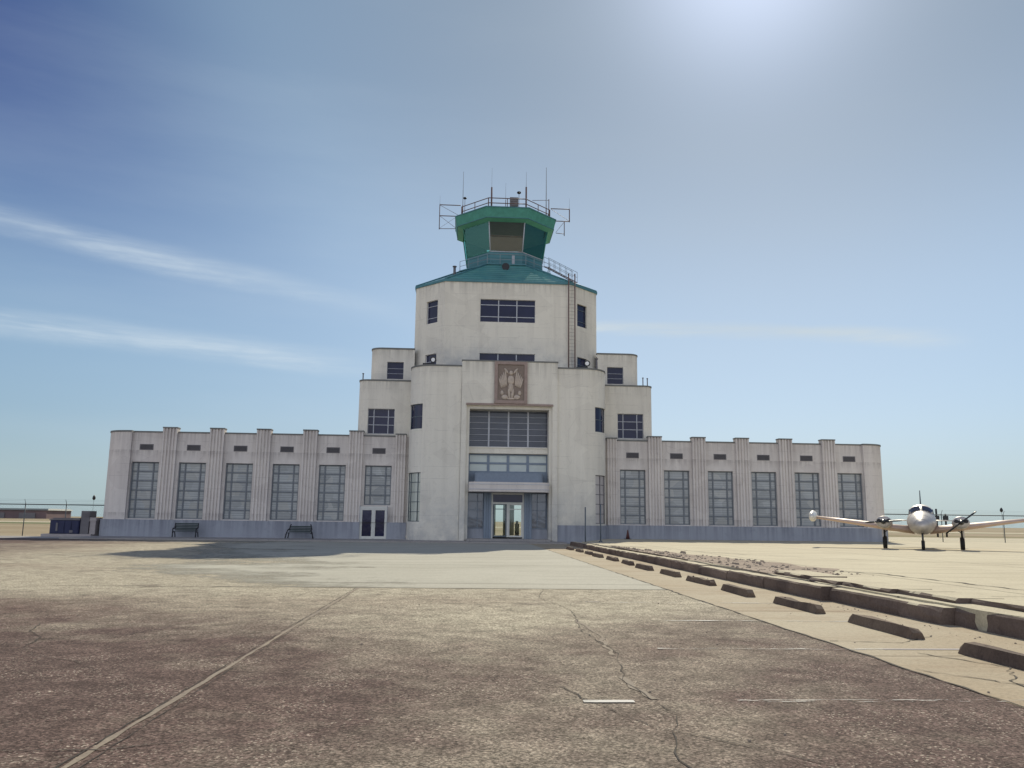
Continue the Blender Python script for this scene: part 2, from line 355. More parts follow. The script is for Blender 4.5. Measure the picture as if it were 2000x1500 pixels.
# ============================================================ TERMINAL BUILDING
B=empty('terminal_building',(0,0,0),'cream stepped art deco airport terminal with green control tower and two long low wings','building')
VX=[10.74+3.8*i for i in range(6)]
for s in (-1,1):
    # wing wall (path written for the left side, mirrored for the right): recessed bays with windows
    xs=[-31.0]; holes=[]
    for v in reversed(VX):
        xs+=[-v-1.1,-v+1.1]; i=len(xs)-2
        if v==VX[0] and s<0: holes+= [(i,i+1,2.75,6.02),(i,i+1,1.35,2.55)]
        else: holes.append((i,i+1,1.42,6.02))
    xs.append(-8.15)
    pts=[(x,0.) for x in xs]; n=len(pts)
    m=MB(); wall(m,mir(pts,s),1.35,8.45,mirh(holes,n,s),.30)
    m.box(*(sorted((s*8.3,s*31.0))),.35,13.8,8.0,8.1)
    m.build('wing_wall',M['wing'],B)
    # rounded end mass
    e=[(-33.25,14.),(-33.25,1.7)]+arc(-31.25-.0,1.7,2.0,180,270,8)[1:]
    e=[(x,y) for x,y in e]; e=e[:-1]+[(-31.25,-.3),(-30.9,-.3),(-30.9,.0)]
    m=MB(); wall(m,mir(e,s),1.35,8.45,smooth=False)
    ep=mir(e,s); m.quad(*[(x,y,8.1) for x,y in ep],(s*30.9,14.,8.1))
    m.quad((s*33.25,14,0),(s*8,14,0),(s*8,14,8.45),(s*33.25,14,8.45)); m.build('wing_end_wall',M['wing'],B)
    # plinth
    q=[(-33.45,14.),(-33.45,1.7)]+arc(-31.25,1.7,2.2,180,270,8)[1:]+[(-12.05,-.5),(-9.84,-.5),(-8.25,-.5)]
    k=len(q); hs=[(k-3,k-2,-.1,1.35)] if s<0 else []
    m=MB(); P=mir(q,s); wall(m,P,-.15,1.35,mirh(hs,k,s),.45)
    I=offset(P,-.5)
    for a in range(len(P)-1):
        if s<0 and a==k-3: continue
        m.quad((*P[a],1.35),(*P[a+1],1.35),(*I[a+1],1.35),(*I[a],1.35))
    m.build('plinth',M['plinth'],B)
    # coping
    m=MB(); cp=[(-33.25,14.),(-33.25,1.7)]+arc(-31.25,1.7,2.0,180,270,8)[1:]+[(-30.9,-.3)]; cope(m,mir(cp,s),8.45,.13)
    for k_ in range(6):
        a,b=(-30.85 if k_==5 else -VX[k_]-1.9+.58), -VX[k_]+1.9-.58
        if k_==0: b=-9.45
        cope(m,mir([(a,0.),(b,0.)],s),8.45,.11)
    m.build('coping',M['coping'],B)
    # fluted pilasters
    for k_ in range(6):
        cx=12.64+3.8*k_ if k_<5 else 8.93; w=.575 if k_<5 else .42; top=8.80 if k_<5 else 8.6
        x0=s*cx-w; nf=4 if k_<5 else 3; pr=[(x0,.0),(x0,-.34)]; st=2*w/(2*nf+1)
        for f in range(nf):
            a=x0+st*(2*f+1); pr+=[(a,-.34),(a+.02,-.25),(a+st-.02,-.25),(a+st,-.34)]
        pr+=[(x0+2*w,-.34),(x0+2*w,0.)]
        # duplicate of first point avoided
        m=MB(); wall(m,pr,1.352,top); m.quad((x0,-.34,top-.01),(x0+2*w,-.34,top-.01),(x0+2*w,.35,top-.01),(x0,.35,top-.01)); m.quad((x0,0,8.4),(x0,.35,8.4),(x0,.35,top),(x0,0,top)); m.quad((x0+2*w,.35,8.4),(x0+2*w,0,8.4),(x0+2*w,0,top),(x0+2*w,.35,top)); m.quad((x0,.35,8.4),(x0+2*w,.35,8.4),(x0+2*w,.35,top),(x0,.35,top))
        p=m.build('pilaster',M['wing'],B)
        m=MB(); m.box(x0-.03,x0+2*w+.03,-.37,.38,top,top+.10); m.build('pilaster_cap',M['coping'],p)
    # windows and vents
    for i,v in enumerate(VX):
        c=s*v; z0=1.42
        if i==0 and s<0: z0=2.75
        rows=[(k+.0)/6 for k in range(1,6)] if z0<2 else [.25,.5,.75]
        window(B,(c-1.1,0),(c+1.1,0),z0,6.02,[.22,.78],rows,M['glass_wing'],M['frame_wing'],.26,.08,.055,rt=.95)
        m=MB(); m.box(c-1.15,c+1.15,-.06,-.002,1.352 if z0<2 else 2.6,1.43 if z0<2 else 2.74)
        if z0<2: m.build('window_sill',M['wing'],B)
        m=MB(); m.box(c-.55,c+.55,-.03,.0,7.0,7.06); m.box(c-.55,c+.55,-.03,.0,7.42,7.48); m.box(c-.55,c-.49,-.03,0,7.06,7.42); m.box(c+.49,c+.55,-.03,0,7.06,7.42)
        for j in range(4): m.box(c-.49,c+.49,-.02,-.004,7.10+j*.085,7.135+j*.085)
        vt=m.build('vent_grille',M['box_grey'],B); m=MB(); m.box(c-.49,c+.49,-.003,-.0015,7.06,7.42); m.build('vent_opening',M['interior_dark'],vt)

# left wing double door
DX=-10.95
m=MB(); m.box(DX-1.12,DX-1.02,-.42,-.30,-.05,2.62); m.box(DX+1.02,DX+1.12,-.42,-.30,-.05,2.62); m.box(DX-1.02,DX+1.02,-.42,-.30,2.44,2.62); m.box(DX-.05,DX+.05,-.42,-.30,.02,2.44)
df=m.build('door_frame',M['frame_white'],B)
for c in (-.535,.535):
    m=MB(); m.box(DX+c-.47,DX+c+.47,-.37,-.34,.0,2.43); d=m.build('door',M['glass_dark'],B); d['label']='dark glass door leaf in pale frame in the left wing'
    m=MB(); m.box(DX+c-.48,DX+c-.38,-.40,-.371,.0,2.43); m.box(DX+c+.38,DX+c+.48,-.40,-.371,.0,2.43); m.box(DX+c-.38,DX+c+.38,-.40,-.371,.0,.22); m.box(DX+c-.38,DX+c+.38,-.40,-.371,2.33,2.43); m.build('door_rail',M['frame_white'],d)
    m=MB(); hx=DX+c+(.36 if c<0 else -.36); m.tube((hx,-.44,.95),(hx,-.44,1.25),.015); m.tube((hx,-.44,.97),(hx,-.37,.97),.012); m.tube((hx,-.44,1.23),(hx,-.37,1.23),.012); m.build('door_handle',M['rail_grey'],d)
m=MB(); m.box(-12.05,-9.84,-.28,-.05,-.1,1.35); m.box(-12.05,DX-1.13,-.45,-.29,-.1,2.7); m.box(DX+1.13,-9.84,-.45,-.29,-.1,2.7); m.build('door_surround',M['plinth'],B)
m=MB(); m.box(-11.84,-9.64,.05,.15,1.36,2.7); m.build('door_backing_wall',M['wing'],B)

# second and third storey blocks
for s in (-1,1):
    q=[(-12.75,13.9),(-12.75,1.4)]+arc(-11.95,1.4,.8,180,270,6)[1:]+[(-11.86,.6),(-9.6,.6),(-8.0,.6)]; k=len(q); h=[(k-3,k-2,8.75,10.9)]
    m=MB(); P=mir(q,s); wall(m,P,8.0,13.3,mirh(h,k,s),.28); m.quad(*[(x,y,13.0) for x,y in P],(s*8,13.9,13.0)); m.build('second_storey_wall',M['stucco_second'],B)
    m=MB(); cope(m,P,13.3,.12); m.build('coping',M['coping'],B)
    a,b=(s*11.86,.6),(s*9.6,.6)
    if s>0: a,b=b,a
    window(B,a,b,8.75,10.9,[.22,.76],[.36,.68],M['glass_dark'],M['frame_light'],.22,.04,.035)
    q=[(-12.1,13.9),(-12.1,4.)]+arc(-11.1,4.,1.,180,270,6)[1:]+[(-10.62,3.),(-9.15,3.),(-8.2,3.)]; k=len(q); h=[(k-3,k-2,13.9,15.45)]
    m=MB(); P=mir(q,s); wall(m,P,13.02,16.6,mirh(h,k,s),.25); m.quad(*[(x,y,16.4) for x,y in P],(s*8,13.9,16.4)); m.build('third_storey_wall',M['stucco_third'],B)
    m=MB(); cope(m,P,16.6,.13); m.build('coping',M['coping'],B)
    a,b=(s*10.62,3.),(s*9.15,3.)
    if s>0: a,b=b,a
    window(B,a,b,13.9,15.45,[],[.33,.62],M['glass_dark'],M['frame_light'],.2,.03,.02)

# rounded piers either side of the entrance
for s in (-1,1):
    ar=arc(-6.15,-.95,2.05,180,270,10)   # ends at (-6.15,-3)
    q=[(-8.2,.62)]+ar+[(-3.95,-3.)]; k=len(q)
    h=[(2,8,8.9,10.95),(2,8,1.45,5.36)]
    m=MB(); P=mir(q,s); wall(m,P,-.2,14.05,mirh(h,k,s),.22,smooth=False)
    m.quad(*[(x,y,13.8) for x,y in P],(s*3.95,.98,13.8),(s*8.2,.98,13.8)) if s<0 else m.quad(*[(x,y,13.8) for x,y in P],(s*8.2,.98,13.8),(s*3.95,.98,13.8))
    m.build('entrance_pier',M['stucco_pier'],B)
    m=MB(); cope(m,P,14.05,.12); m.build('coping',M['coping'],B)
    I=offset(P,-.15); i0,i1=(2,8) if s<0 else (k-1-8,k-1-2)
    for z0,z1,pm,fm,rw in ((8.9,10.95,M['glass_dark'],M['frame_dark'],[.5]),(1.45,5.36,M['glass_pale'] if s<0 else M['glass_wall'],M['frame_dark'] if s<0 else M['box_grey'],[k_/5 for k_ in range(1,5)])):
        m=MB()
        for i in range(i0,i1): m.quad((*I[i],z0),(*I[i+1],z0),(*I[i+1],z1),(*I[i],z1))
        w=m.build('curved_window',pm,B)
        f=MB(); O=offset(P,-.12)
        for z in [z0+.03]+[z0+(z1-z0)*r_ for r_ in rw]+[z1-.03]:
            for i in range(i0,i1): f.hexa([(*I[i],z-.025),(*I[i+1],z-.025),(*O[i+1],z-.025),(*O[i],z-.025)],[(*I[i],z+.025),(*I[i+1],z+.025),(*O[i+1],z+.025),(*O[i],z+.025)])
        vs=[i0,i1] if z0>5 else [i0,i0+2,i1-1,i1]
        for i in vs: f.tube((*O[i],z0),(*O[i],z1),.035,6)
        f.build('window_frame',fm,w)
# lower paint band on the pier feet (a real, slightly proud skirting)
for s in (1,):
    q=[(-8.2,.6)]+arc(-6.15,-.95,2.05,180,270,10)+[(-3.95,-3.)]
    P=offset(mir(q,s),.03); m=MB(); wall(m,P,-.2,1.30); I=mir(q,s)
    for a in range(len(P)-1): m.quad((*P[a],1.30),(*P[a+1],1.30),(*I[a+1],1.30),(*I[a],1.30))
    m.build('pier_skirting',M['plinth'],B)

# centre panel with the tall entrance recess
q=[(-3.93,-2.7),(-3.93,-3.15),(-3.5,-3.15),(3.5,-3.15),(3.93,-3.15),(3.93,-2.7)]
m=MB(); wall(m,q,-.2,14.5,[(2,3,-.2,10.85)],.25)
for a,b in ((-3.5,-3.25),(3.25,3.5)): m.box(a,b,-2.9,-1.8,-.2,10.6)
m.box(-3.5,3.5,-2.9,-1.8,10.6,10.85)
m.quad((-3.93,-3.15,14.2),(3.93,-3.15,14.2),(3.93,1,14.2),(-3.93,1,14.2)); m.quad((-3.93,-2.7,13.8),(-3.93,1,13.8),(-3.93,1,14.5),(-3.93,-2.7,14.5)); m.quad((3.93,-2.7,13.8),(3.93,1,13.8),(3.93,1,14.5),(3.93,-2.7,14.5))
m.build('entrance_wall',M['stucco_pier'],B)
m=MB(); cope(m,q,14.5,.10); m.build('coping',M['coping'],B)
m=MB(); m.box(-3.55,3.55,-3.24,-3.153,10.86,11.02); m.build('lintel_band',M['brown_trim'],B)
# glazing of the recess
window(B,(-3.25,-1.8),(3.25,-1.8),7.6,10.58,[.25,.5,.75],[.17,.335,.5,.67,.835],M['glass_blind'],M['frame_light'],.12,.03,.065,rt=.22,label='tall four part window above the entrance')
m=MB(); m.box(-3.24,3.24,-1.98,-1.81,7.02,7.58); m.box(-3.24,3.24,-2.04,-1.982,7.48,7.56); m.box(-3.24,3.24,-2.04,-1.982,7.04,7.12); m.build('spandrel',M['stucco'],B)
window(B,(-3.25,-1.8),(3.25,-1.8),5.50,7.0,[.25,.5,.75],[.5],M['glass_clere'],M['frame_blue'],.10,.10,.11,label='clerestory window of two rows of pale panes')
# canopy
cq=[(-3.22,-1.9),(-3.22,-3.4)]+arc(-2.52,-3.4,.7,180,270,6)[1:]+[(2.52,-4.1)]+arc(2.52,-3.4,.7,270,360,6)[1:]+[(3.22,-1.9)]
m=MB(); m.prism(cq,3.86,4.62); cn=m.build('entrance_canopy',M['wing'],B)
m=MB(); cope(m,cq,4.02,.05,.03,.1); cope(m,cq,4.42,.05,.03,.1); m.build('canopy_moulding',M['frame_light'],cn)
cq2=[(-2.75,-1.9),(-2.75,-2.9)]+arc(-2.35,-2.9,.4,180,270,5)[1:]+[(2.35,-3.3)]+arc(2.35,-2.9,.4,270,360,5)[1:]+[(2.75,-1.9)]
m=MB(); m.prism(cq2,4.622,5.38); m.build('canopy_upper_tier',M['frame_blue'],cn)
m=MB(); m.box(-3.24,3.24,-1.95,-1.82,3.85,5.49); m.build('canopy_back_panel',M['frame_blue'],B)
# side glazing and door set
for a,b in ((-3.25,-1.95),(1.95,3.25)):
    window(B,(a,-1.8),(b,-1.8),.95,3.84,[.62] if a<0 else [.38],[.28,.52,.76],M['glass_shop'],M['frame_blue'],.10,.06,.03,label='blue grey side window beside the entrance doors')
    m=MB(); m.box(a,b,-2.05,-1.8,.0,.94); m.build('stall_riser',M['plinth'],B)
for x0 in (-1.94,1.34):
    m=MB(); pr=[(x0,-1.7),(x0,-2.2),(x0+.18,-2.2),(x0+.2,-2.12),(x0+.4,-2.12),(x0+.42,-2.2),(x0+.6,-2.2),(x0+.6,-1.7)]; m.prism(pr,.0,3.85); m.build('door_pilaster',M['frame_blue'],B)
m=MB(); m.box(-1.33,-1.20,-2.1,-1.95,.18,3.84); m.box(1.20,1.33,-2.1,-1.95,.18,3.84); m.box(-1.2,1.2,-2.1,-1.95,3.70,3.84); m.box(-1.2,1.2,-2.1,-1.95,2.93,3.08); m.box(-.07,.07,-2.1,-1.95,.30,2.93); m.build('door_frame',M['frame_white'],B)
m=MB(); m.box(-1.2,1.2,-2.02,-2.0,3.08,3.70); m.build('transom_window',M['glass_dark'],B)
for c,mt in ((-.635,0),(.635,1)):
    m=MB(); m.box(c-.53,c+.53,-2.02,-2.01,.32,2.92); d=m.build('door',M['door_glass'],B); d['label']='clear glass entrance door, '+('left' if c<0 else 'right')+' leaf'
    m=MB(); m.box(c-.56,c-.47,-2.06,-2.022,.30,2.93); m.box(c+.47,c+.56,-2.06,-2.022,.30,2.93); m.box(c-.47,c+.47,-2.06,-2.022,.30,.42); m.box(c-.47,c+.47,-2.06,-2.022,2.86,2.93); m.box(c-.47,c+.47,-2.05,-2.022,2.50,2.56); m.build('door_rail',M['frame_white'] if c>0 else M['frame_dark'],d)
    m=MB(); hx=c+(.40 if c<0 else -.40); m.tube((hx,-2.1,1.1),(hx,-2.1,1.6),.018); m.tube((hx,-2.1,1.12),(hx,-2.02,1.12),.014); m.tube((hx,-2.1,1.58),(hx,-2.02,1.58),.014); m.build('door_handle',M['black'],d)
m=MB(); m.box(-3.3,3.3,-3.9,-1.6,-.12,.18); m.build('entrance_step',M['side'],B)
# lobby seen through the open glass: floor, walls, ceiling, rear doorway to daylight
m=MB(); m.box(-4,4,-1.59,13.9,.1,.19); m.build('lobby_floor',M['side'],B)
m=MB(); m.box(-4.1,-4,-1.6,13.9,.2,3.8); m.box(4,4.1,-1.6,13.9,.2,3.8); m.box(-4,4,-1.5,13.9,3.8,3.9)
m.box(-4,-.30,13.5,13.7,.2,3.8); m.box(3.1,4,13.5,13.7,.2,3.8); m.box(-.30,3.1,13.5,13.7,3.2,3.8); m.box(.78,1.02,13.4,13.72,.2,3.2); m.box(1.02,1.55,13.5,13.7,.2,3.2)
m.build('lobby_wall',M['interior'],B)
m=MB(); m.box(.05,.45,5.5,5.9,.2,3.8); m.build('lobby_column',M['interior_dark'],B)
m=MB(); m.box(1.35,1.75,9,9.3,.2,1.35); m.tube((1.55,9.15,1.35),(1.55,9.15,1.6),.12,8); m.build('lobby_stand',M['interior_dark'],B)
m=MB(); m.quad((-8,14,0),(-.30,14,0),(-.30,14,8),(-8,14,8)); m.quad((3.1,14,0),(8,14,0),(8,14,8),(3.1,14,8)); m.quad((-.3,14,3.2),(3.1,14,3.2),(3.1,14,8),(-.3,14,8)); m.build('rear_wall',M['wing'],B)
m=MB(); m.quad((-12.75,13.9,8),(12.75,13.9,8),(12.75,13.9,16.5),(-12.75,13.9,16.5)); m.build('upper_rear_wall',M['stucco'],B)

# relief of a winged figure: real carved slab
RL=MB(); RX0,RX1,RZ0,RZ1=-1.22,1.36,10.98,14.45; cx=(RX0+RX1)/2
RL.box(RX0,RX1,-3.24,-3.153,RZ0+.1,RZ1); rp=RL.build('relief_panel',M['terracotta_dark'],B)
m=MB()
for a,b,c,d,t in ((RX0-.06,RX0+.20,RZ0+.04,RZ1+.05,.34),(RX1-.20,RX1+.06,RZ0+.04,RZ1+.05,.34),(RX0+.2,RX1-.2,RZ0+.04,RZ0+.30,.335),(RX0+.2,RX1-.2,RZ1-.2,RZ1+.05,.335)): m.box(a,b,-3.0-t,-3.242,c,d)
m.build('relief_frame',M['brown_trim'],rp)
m=MB()
def blob(cx_,cz,rx,rz,h,n=14,rot=0):
    rings=[]
    for k_ in range(4):
        t=k_/3*PI/2; rr=math.cos(t)*.98+.02; y=-3.241-h*math.sin(t)
        rings.append([(cx_+math.cos(rot)*rx*rr*math.cos(a)-math.sin(rot)*rz*rr*math.sin(a),y,cz+math.sin(rot)*rx*rr*math.cos(a)+math.cos(rot)*rz*rr*math.sin(a)) for a in [2*PI*i/n for i in range(n)]])
    m.loft(rings)
blob(cx,13.55,.17,.21,.14); blob(cx,12.95,.30,.42,.12); blob(cx,12.35,.22,.40,.10)
blob(cx-.14,11.85,.12,.42,.1,rot=.12); blob(cx+.14,11.85,.12,.42,.1,rot=-.12)
for s in (-1,1):
    for k_ in range(5): blob(cx+s*(.42+.11*k_),12.95-.10*k_+.15,.085,.72-.06*k_,.09,10,rot=-s*(.10+.05*k_))
    blob(cx+s*.38,13.72,.30,.10,.09,rot=s*.9); blob(cx+s*.5,11.55,.28,.20,.08); blob(cx+s*.72,11.9,.14,.2,.07)
blob(cx,11.42,.35,.10,.07)
m.build('winged_figure_carving',M['terracotta'],rp)

# octagonal tower
TW=[(-8.3,14.9),(-8.3,3.7)]
def chamf(a,b): return [a]+[seg(a,b,u) for u in (.36,.74)]
c1=seg((-8.3,3.7),(-5.6,1),.39); c2=seg((-8.3,3.7),(-5.6,1),.765)
TW=[(-8.3,14.9),(-8.3,3.7),c1,c2,(-5.6,1.),(-2.47,1.),(2.40,1.),(5.6,1.),(-c2[0],c2[1]),(-c1[0],c1[1]),(8.3,3.7),(8.3,14.9),(5.6,17.6),(-5.6,17.6)]
m=MB(); wall(m,TW,13.0,22.45,[(5,6,18.87,20.93),(5,6,14.75,16.05),(2,3,18.87,20.93),(8,9,18.87,20.93),(2,3,14.75,16.05),(8,9,14.75,16.05)],.25,closed=True)
m.build('tower_wall',M['stucco_tower'],B)
for z0,z1 in ((18.87,20.93),(14.75,16.05)):
    window(B,TW[5],TW[6],z0,z1,[1/3,2/3],[.24,.76] if z0>18 else [.5],M['glass_dark'],M['frame_light'],.2,.03,.045)
    for a,b in ((2,3),(8,9)): window(B,TW[a],TW[b],z0,z1,[],[.24,.76] if z0>18 else [.5],M['glass_dark'],M['frame_light'] if a<5 else M['frame_dark'],.2,.03,.03)
EV=[(-8.3,14.9),(-8.3,3.7),(-5.6,1.),(5.6,1.),(8.3,3.7),(8.3,14.9),(5.6,17.6),(-5.6,17.6)]
def octo(ap,cy=9.3,cx=0.): 
    h=ap*.41421; return [(cx-ap,cy+h),(cx-ap,cy-h),(cx-h,cy-ap),(cx+h,cy-ap),(cx+ap,cy-h),(cx+ap,cy+h),(cx+h,cy+ap),(cx-h,cy+ap)]
m=MB(); cope(m,EV,22.45,.20,.10,.5,True); m.build('tower_eave',M['green_dull'],B)
m=MB(); A=offset(EV,.02,True); D=octo(4.35)
for i in range(8):
    j=(i+1)%8; m.quad((*A[i],22.66),(*A[j],22.66),(*D[j],25.35),(*D[i],25.35))
flat(m,D,25.35); tr=m.build('tower_roof',M['tile'],B)
m=MB()
for i in range(8): m.tube((*A[i],22.70),(*D[i],25.40),.07,6)
m.build('roof_hip',M['green_dull'],tr)
# drum, walkway, cab
m=MB(); wall(m,octo(3.68),25.3,26.85,closed=True); cope(m,octo(3.68),26.62,.2,.05,.3,True)
for i,(a,b) in enumerate(zip(octo(3.68),octo(3.68)[1:]+octo(3.68)[:1])):
    t=Vector((b[0]-a[0],b[1]-a[1])).normalized(); nn=Vector((t.y,-t.x)); L=math.dist(a,b)
    for z in (25.65,25.95,26.25): obox(m,a,t,nn,.08,L-.08,z,z+.05,.0,.025)
m.build('cab_base_wall',M['green_dull'],B)
m=MB(); m.box(.55,.80,5.58,5.615,25.55,26.55); m.build('cab_base_door',M['frame_light'],B)
m=MB(); cope(m,octo(4.5),25.36,.10,.0,.9,True); wk=m.build('walkway',M['green_dull'],B)
m=MB(); O=octo(4.4)
for i in range(8):
    j=(i+1)%8; a,b=O[i],O[j]
    for z in (25.9,26.4): m.tube((*a,z),(*b,z),.022,5)
    for u in (0,.333,.667): p=seg(a,b,u); m.tube((*p,25.45),(*p,26.4),.022,5)
m.build('walkway_railing',M['rail_grey'],wk)
# stair and rails down the roof to the ladder
m=MB(); a0=Vector((3.6,5.4,25.5)); a1=Vector((5.75,1.05,22.75)); sd=Vector((.44,.22,0))
for sgn in (0,1):
    o_=sd*sgn; m.tube(a0+o_,a1+o_,.04,5)
for k_ in range(12): p=a0.lerp(a1,k_/11); m.tube(p,p+sd,.03,5)
st=m.build('roof_stair',M['rail'],B)
m=MB()
for sgn in (0,1):
    o_=sd*sgn; up=Vector((0,0,.95)); m.tube(a0+o_+up,a1+o_+up,.022,5); m.tube(a0+o_+up*.5,a1+o_+up*.5,.018,5)
    for k_ in range(6): p=a0.lerp(a1,k_/5)+o_; m.tube(p,p+up,.02,5)
m.build('stair_railing',M['rail_grey'],st)
m=MB()
for x in (5.34,5.90): m.tube((x,.72,14.3),(x,.72,23.4),.055,6); m.tube((x,.72,23.4),(x+.02,1.3,23.45),.035,6)
for k_ in range(27): m.tube((5.34,.72,14.5+k_*.32),(5.90,.72,14.5+k_*.32),.009,5)
for z in (15.6,17.8,20.,22.2):
    for x in (5.34,5.90): m.tube((x,.72,z),(x,1.1,z),.03,5)
m.build('ladder',M['rail'],B)

# flared glass cab
G0=octo(3.70); G1=octo(4.12); zb,zt=26.86,29.72
for i in range(8):
    j=(i+1)%8; m=MB(); e=.03
    a=Vector((*G0[i],zb));b=Vector((*G0[j],zb));c=Vector((*G1[j],zt));d=Vector((*G1[i],zt))
    m.quad(a,b,c,d); w=m.build('cab_window',M['cab_glass_clear'] if i==2 else M['cab_glass'],B)
    m=MB(); m.tube(a,d,.055,6); m.tube(a+Vector((0,0,.04)),b+Vector((0,0,.04)),.05,6); m.build('window_frame',M['green'] if i not in (2,3) else M['frame_light'],w)
m=MB(); flat(m,octo(3.6),26.84); m.build('cab_floor',M['interior_dark'],B)
m=MB(); m.prism(octo(1.1),26.85,27.95); m.build('control_console',M['interior_dark'],B)
m=MB()  # roller blind pulled down behind the middle pane
m.quad((-1.50,5.74,27.02),(1.50,5.74,27.02),(1.58,5.56,28.35),(-1.58,5.56,28.35)); m.build('roller_blind',M['interior'],B)
m=MB(); m.tube((-1.58,5.50,28.42),(1.58,5.50,28.42),.07,6); m.build('blind_rail',M['blind'],B)
F0=octo(4.92)
F1=octo(4.74); m=MB()
for i in range(8): j=(i+1)%8; m.quad((*F1[i],29.95),(*F1[j],29.95),(*F0[j],30.86),(*F0[i],30.86))
m.build('cab_fascia',M['green'],B)
m=MB(); cope(m,F0,30.86,.09,.05,.5,True); cope(m,F1,29.90,.06,.02,.12,True); m.build('fascia_trim',M['green_dull'],B)
m=MB(); 
I=octo(4.14)
for i in range(8):
    j=(i+1)%8; m.quad((*F1[j],29.92),(*F1[i],29.92),(*I[i],29.70),(*I[j],29.70))
m.build('cab_soffit',M['green_soffit'],B)
m=MB(); flat(m,octo(4.1),29.71); m.build('cab_ceiling',M['box_grey'],B)
m=MB(); flat(m,F0,30.88); m.build('cab_roof',M['roof'],B)
# cab roof railing
m=MB(); O=octo(4.35)
for i in range(8):
    j=(i+1)%8; a,b=O[i],O[j]
    for z in (31.5,32.0): m.tube((*a,z),(*b,z),.045,6)
    for u in (0,.5): p=seg(a,b,u); m.tube((*p,30.9),(*p,32.02),.05 if u==0 else .038,6)
m.build('roof_railing',M['rail'],B)

# ------------------------------------------------------------ things on the building
def whip(x,y,z0,z1,r,rb,zb_,label):
    e=empty('whip_antenna',(x,y,z0),label,'antenna','whip antennas on the control cab roof')
    m=MB(); m.tube((x,y,z0),(x,y,zb_),rb,6); m.build('antenna_mast',M['rail'],e)
    m=MB(); m.tube((x,y,zb_),(x,y,z1),r,5,r*.5); m.build('whip_rod',M['whip'],e)
whip(-4.25,7.3,30.95,35.6,.035,.05,32.1,'thin tall whip antenna at the left corner of the cab roof railing')
whip(-1.50,5.25,30.95,35.2,.015,.08,33.2,'thick dark mast with faint rod at the left front corner of the cab roof')
whip(1.82,5.25,30.95,34.9,.022,.08,33.35,'thick dark mast with faint rod at the right front corner of the cab roof')
whip(3.98,7.4,30.95,36.4,.05,.05,32.1,'tallest whip antenna, at the right corner of the cab roof railing')
whip(-.15,5.3,30.95,33.7,.018,.03,32.0,'short thin antenna at the middle of the cab roof railing')
whip(-6.5,7.5,32.15,33.1,.012,.015,32.3,'tiny antenna rod on the outer end of the left lattice arm')
whip(6.3,7.5,32.15,33.3,.014,.015,32.3,'tiny antenna rod on the outer end of the right lattice arm')
def rack(s,label):
    e=empty('antenna_rack',(s*4.4,7.4,30.0),label,'antenna rack','lattice racks beside the cab roof')
    y=7.45; m=MB(); xo=s*6.5; xi=s*4.45
    if s<0:
        for z in (32.13,31.0): m.tube((xi,y,z),(xo,y,z),.045,6)
        m.tube((xo,y,29.67),(-4.9,y,29.72),.03,6); m.tube((xo,y,32.15),(xo,y,29.6),.04,6)
    else:
        xo=6.3
        for z in (32.13,30.86): m.tube((xi,y,z),(xo,y,z),.045,6)
        m.tube((xo,y,32.15),(xo,y,30.8),.05,6); m.tube((5.79,y,30.86),(5.79,y,29.35),.04,6); m.tube((5.79,y,29.55),(4.95,y,29.62),.03,6)
        m.tube((4.25,y,33.1),(4.25,y,31.4),.04,6); m.tube((4.25,y,33.0),(2.6,7.4,32.9),.025,6)
    m.build('rack_frame',M['rail'],e)
    m=MB()
    if s<0: m.tube((xo,y,32.1),(xi,y,31.0),.018,5); m.tube((xo,y,31.0),(-4.9,y,29.8),.018,5); m.tube((xo,y,29.7),(-4.9,y,30.9),.012,5)
    else: m.tube((xo,y,30.9),(xi,y,32.1),.018,5); m.tube((5.79,y,30.8),(4.95,y,29.7),.018,5)
    m.build('rack_brace',M['rail'],e)
rack(-1,'tall lattice antenna rack sticking out to the left of the cab roof')
rack(1,'stepped lattice antenna rack sticking out to the right of the cab roof')
m=MB(); m.box(.25,1.05,4.95,5.25,31.25,32.15)
for k_ in range(4): m.box(.30,1.0,4.91,4.949,31.35+k_*.19,31.45+k_*.19)
m.tube((.65,5.1,30.95),(.65,5.1,31.25),.05,6)
tag(m.build('equipment_box',M['box_grey']),'small louvred grey box behind the cab roof front railing','equipment box')
def lamp(name,x,y,z0,z1,label,head=.14):
    e=empty(name,(x,y,z0),label,'lamp'); m=MB(); m.tube((x,y,z0),(x,y,z1),.022,6); m.build('lamp_post',M['rail'],e)
    m=MB(); rings=[]
    for k_,rr in ((0,.5),(.3,1.),(.7,1.),(1,.4)): rings.append([(x+head*rr*math.cos(a),y+head*rr*math.sin(a),z1+head*1.2*k_) for a in [2*PI*i/10 for i in range(10)]])
    m.loft(rings); m.build('lamp_head',M['black'],e)
lamp('roof_lamp',1.18,6.0,30.95,32.95,'small round lamp on a post above the louvred box on the cab roof',.2)
lamp('roof_lamp',-4.05,6.6,30.95,32.45,'small lamp at the left end of the cab roof railing',.17)
e=empty('beacon_horn',(-.13,4.2,24.0),'dark round horn on a short post in the middle of the green tower roof','horn')
m=MB(); m.tube((-.13,4.25,23.9),(-.13,4.25,25.0),.05,6); m.build('horn_post',M['black'],e)
m=MB(); m.loft([[(-.13+r_*math.cos(a),yy,24.85+r_*math.sin(a)) for a in [2*PI*i/14 for i in range(14)]] for yy,r_ in ((3.75,.36),(3.9,.30),(4.15,.16),(4.4,.13))]); m.build('horn_bell',M['black'],e)
